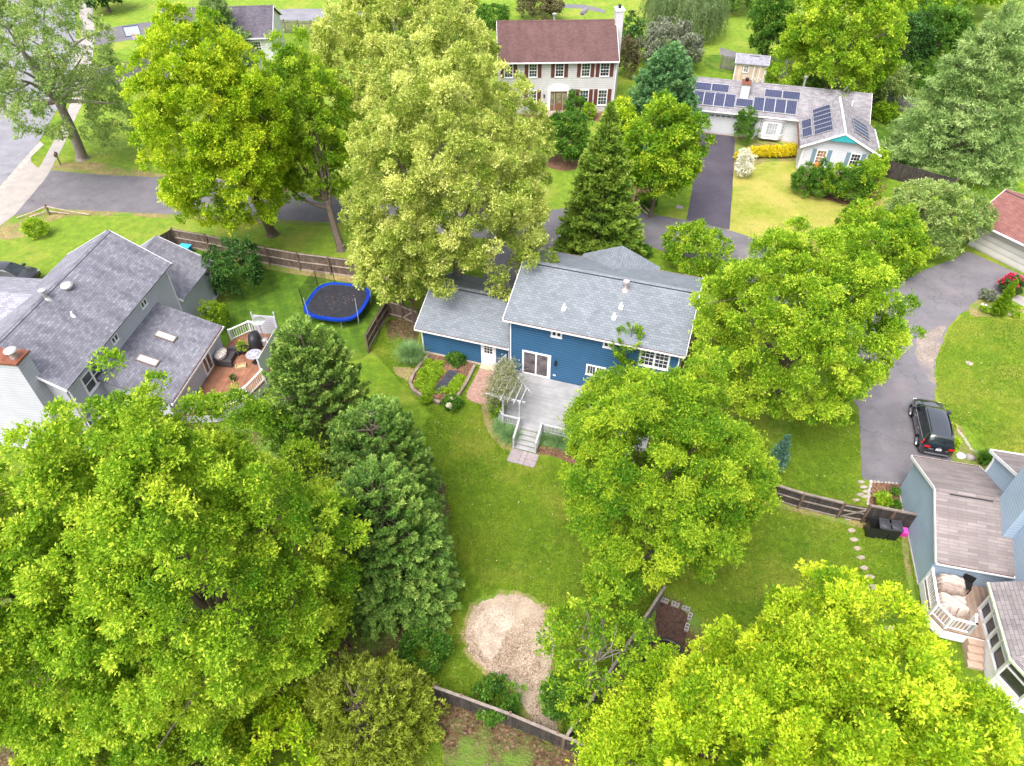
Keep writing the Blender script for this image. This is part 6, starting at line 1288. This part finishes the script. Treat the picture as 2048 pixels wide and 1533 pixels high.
shrub('dark leaves inside the crimson rhododendron', (2025, 572, 19, 19, .05), 'dgreen', .14, 100, dens=.6, clump=.33)
shrub('grey green low bush left of the arborvitae', (1977, 592, 15, 12, .02), 'grey', .12, 101, clump=.4)
shrub('tiny bright bush in the stony bed left of the arborvitae', (1971, 621, 9, 6, .02), 'char', .1, 102, clump=.5)
shrub('low spreading bush right of the arborvitae', (2026, 622, 15, 9, .02), 'char', .1, 103, clump=.5)
grass_clump('green daylily clump in the flower bed by the light blue house', (1966, 925), .75, .8, 420, 104, 'green', .035, 'daylily', 'daylily')
shrub('yellow green perennials right behind the black car', (1905, 895, 9, 18, .02), 'limey', .09, 105, dens=.7)
shrub('pale feathery perennial above the yellow green ones', (1901, 858, 7, 12, .02), 'pale', .08, 106, dens=.6)
shrub('bright leafy bush in the mulch bed above the gate, left one', (1766, 999, 14, 15, .02), 'lime', .11, 107, clump=.4)
shrub('small round boxwood nearest the driveway in the mulch bed above the gate', (1789, 985, 8, 8, .02), 'green', .09, 108, clump=.5)
shrub('small round boxwood nearest the dark fence in the mulch bed above the gate', (1791, 1011, 9, 8, .02), 'green', .09, 109, clump=.5)
# --- round the blue house
grass_clump('big fountain grass mound at the corner of the blue garage', (822, 722), 1.35, 1.35, 1500, 120, width=.014)
for i, (u, v, r, h, l) in enumerate(((1004, 862, .8, .7, 'left of the deck steps, upper'), (1019, 878, .8, .75, 'left of the deck steps, lower'), (1094, 884, .75, .7, 'first clump right of the deck steps'), (1118, 890, .75, .72, 'second clump right of the deck steps'), (1143, 900, .75, .7, 'third clump right of the deck steps'))):
    grass_clump('arching grass clump ' + l, (u, v), r * 1.2, h * 1.15, 900, 121 + i, width=.014)
shrub('leafy climber at the foot of the pergola', (992, 815, 15, 24, .05), 'char', .12, 130, dens=.8)
T = thing('vine', 'pale flowering wisteria sprawling over the small pergola', 'vine', (-.07, 36.19), -18); rng = np.random.RandomState(8); P_ = []
for i in range(80):
    c_ = np.array([rng.uniform(.1, 2.4), rng.uniform(-5.3, -2.2), 2.85]); 
    if c_[0] - .3 > (c_[1] + 5.4) * -.62 + 2.4 : c_[0] = rng.uniform(.1, 1.0)
    P_.append(c_ + rng.normal(0, 1, (34, 3)) * [.28, .28, .2])
for i in range(26): c_ = np.array([.25, rng.uniform(-5.2, -3.2), rng.uniform(.8, 2.7)]); P_.append(c_ + rng.normal(0, 1, (26, 3)) * [.2, .25, .2])
P_ = np.concatenate(P_); leaves('foliage', P_, nrm(rng.normal(0, 1, P_.shape)), 3, .1, .5, .8, rng.normal(.5, .3, len(P_)), rng, PAL['vine'], T)
mb = MB()
for i in range(16): limb(mb, (rng.uniform(.2, 1), rng.uniform(-5, -3), 2.6), (rng.uniform(.2, 2.4), rng.uniform(-5.3, -2.4), 3.0), .03, .012, rng, 4, .12)
limb(mb, (.2, -4.6, 0), (.3, -4.4, 2.8), .05, .03, rng, 5, .05); mb.build('stem', BARK_G, T)
def cover(label, outline, n, pal, seed, L=.1, h=.25, name='bed_plants', off=(0, 0)):
    rng = np.random.RandomState(seed); xs = [p[0] for p in outline]; ys = [p[1] for p in outline]; pts = []
    cs = []
    while len(cs) < n:
        p = (rng.uniform(min(xs), max(xs)), rng.uniform(min(ys), max(ys)))
        if inside(p, outline): cs.append(p)
    P_ = []
    for cx_, cy_ in cs:
        r = rng.uniform(.12, .3); m = 26; d = nrm(rng.normal(0, 1, (m, 3))); d[:, 2] = abs(d[:, 2]); P_.append(np.array([cx_, cy_, .12]) + d * r * [1, 1, h / .25])
    P_ = np.concatenate(P_); o = leaves(name, P_, nrm(rng.normal(0, .7, P_.shape) + [0, 0, 1]), 4, L, .5, .7, rng.normal(.5, .2, len(P_)), rng, PAL[pal], None); o['kind'] = 'stuff'; o['label'] = label; o['category'] = 'plants'; o.location = (-.07, 36.19, 0); o.rotation_euler = (0, 0, math.radians(-18)); return o
def inside(p, poly):
    c_ = False; n = len(poly)
    for i in range(n):
        (x1, y1), (x2, y2) = poly[i], poly[(i + 1) % n]
        if (y1 > p[1]) != (y2 > p[1]) and p[0] < (x2 - x1) * (p[1] - y1) / (y2 - y1) + x1: c_ = not c_
    return c_
cover('low lime green plants in the left half of the raised bed', [(-5.9, -.9), (-4.7, -.7), (-4.4, -1.9), (-4.6, -3.9), (-5.5, -3.7), (-5.95, -2.8)], 120, 'lime', 140)
cover('low lime green plants along the front of the raised bed', [(-4.9, -3.6), (-2.8, -3.4), (-2.75, -1.6), (-3.2, -1.7), (-3.4, -2.9), (-4.3, -4.0), (-4.8, -4.1)], 90, 'lime', 141)
shrub('leafy peony bush at the back of the raised bed', (912, 718, 19, 14, .1), 'green', .12, 142, clump=.36)
shrub('small flowering peony in front of the raised bed', (905, 806, 18, 15, .02), 'green', .11, 143, clump=.36)
shrub('sparse yellowish weeds left of the small flowering peony', (853, 797, 10, 12, .02), 'char', .09, 144, dens=.35)
for i, (u, v, l) in enumerate(((905, 798, 'upper'), (898, 812, 'lower'))): shrub('white and pink bloom on the small peony, ' + l, (u, v, 3.4, 3.4, .5), 'whitef', .08, 145 + i, clump=.6, name='flower', cat='flower')
shrub('tangled weeds along the far right end of the deck', (1235, 935, 22, 26, .02), 'green', .12, 148)
# plants in the pots on the left deck
for T, s, pal, L in ((POTPLANT, .42, 'char', .15), (POT2, .2, 'dgreen', .1)):
    rng = np.random.RandomState(3); d = nrm(rng.normal(0, 1, (60, 3))); d[:, 2] = abs(d[:, 2]) * 1.2; leaves('foliage', d * s * rng.uniform(.5, 1, (60, 1)) + [0, 0, s + .05], nrm(d), 4, L, .45, .5, rng.normal(.5, .2, 60), rng, PAL[pal], T)
# short grass blades standing on the near lawns
rng = np.random.RandomState(77); outl = gp([(560, 1330), (640, 1240), (860, 830), (740, 700), (790, 640), (960, 800), (1010, 900), (1180, 940), (1400, 1180), (1330, 960), (1520, 990), (1600, 820), (1720, 830), (1720, 1040), (1815, 1080), (1850, 1270), (1300, 1400), (1180, 1500), (1290, 1600), (800, 1600), (560, 1500)])
N_ = 420000; xs = np.array([p[0] for p in outl]); ys = np.array([p[1] for p in outl]); pts = np.stack([rng.uniform(xs.min(), xs.max(), N_), rng.uniform(ys.min(), ys.max(), N_)], 1)
def inside_np(p, poly):
    r = np.zeros(len(p), bool); n = len(poly)
    for i in range(n):
        (x1, y1), (x2, y2) = poly[i], poly[(i + 1) % n]; c1 = (y1 > p[:, 1]) != (y2 > p[:, 1]); r ^= c1 & (p[:, 0] < (x2 - x1) * (p[:, 1] - y1) / ((y2 - y1) or 1e-9) + x1)
    return r
keep = inside_np(pts, outl); outr = gp([(1908, 645), (1930, 630), (2070, 645), (2090, 950), (2010, 950), (1930, 850), (1905, 860), (1885, 830), (1872, 780), (1875, 710)]); xr = np.array(outr); p2_ = np.stack([rng.uniform(xr[:, 0].min(), xr[:, 0].max(), 60000), rng.uniform(xr[:, 1].min(), xr[:, 1].max(), 60000)], 1)
pts = np.concatenate([pts[keep], p2_[inside_np(p2_, outr)]]); keep = np.ones(len(pts), bool)
for b_ in BLOCK + [[HF(*q) for q in ((-6.7, 0), (11.1, 0), (11.1, -.5), (11.1, 7.4), (-6.7, 6.1))], [HF(*q) for q in ((.3, -.5), (10.2, -.5), (10.2, -6), (1.2, -6), (.3, -4.4))]]: keep &= ~inside_np(pts, b_)
pts = pts[keep]; q3 = np.concatenate([pts, np.zeros((len(pts), 1))], 1); PAL['lawnb'] = leafmat('grass blades', (.09, .19, .012), (.2, .33, .018), (.42, .46, .06), .3)
o = leaves('grass', q3, np.tile([0, 0, 1.], (len(pts), 1)), 2, .085, .3, .55, .5 + .3 * np.sin(pts[:, 0] * .9 + np.sin(pts[:, 1])) * np.cos(pts[:, 1] * .7), rng, PAL['lawnb'], None, .3, .5, .2); o['kind'] = 'stuff'
# fallen leaves and petals lying about on the near lawn
rng = np.random.RandomState(5); i_ = rng.permutation(len(pts))[:1500]; q3 = np.concatenate([pts[i_], np.full((len(i_), 1), .07)], 1)
o = leaves('fallen_leaves', q3, np.tile([1., 0, .15], (len(i_), 1)), 1, .09, .6, 1.2, rng.uniform(0, 1, len(i_)), rng, leafmat('dry leaves', (.09, .06, .02), (.3, .24, .08), (.6, .55, .3), .1), None, 2.0, 0, .1); o['kind'] = 'stuff'
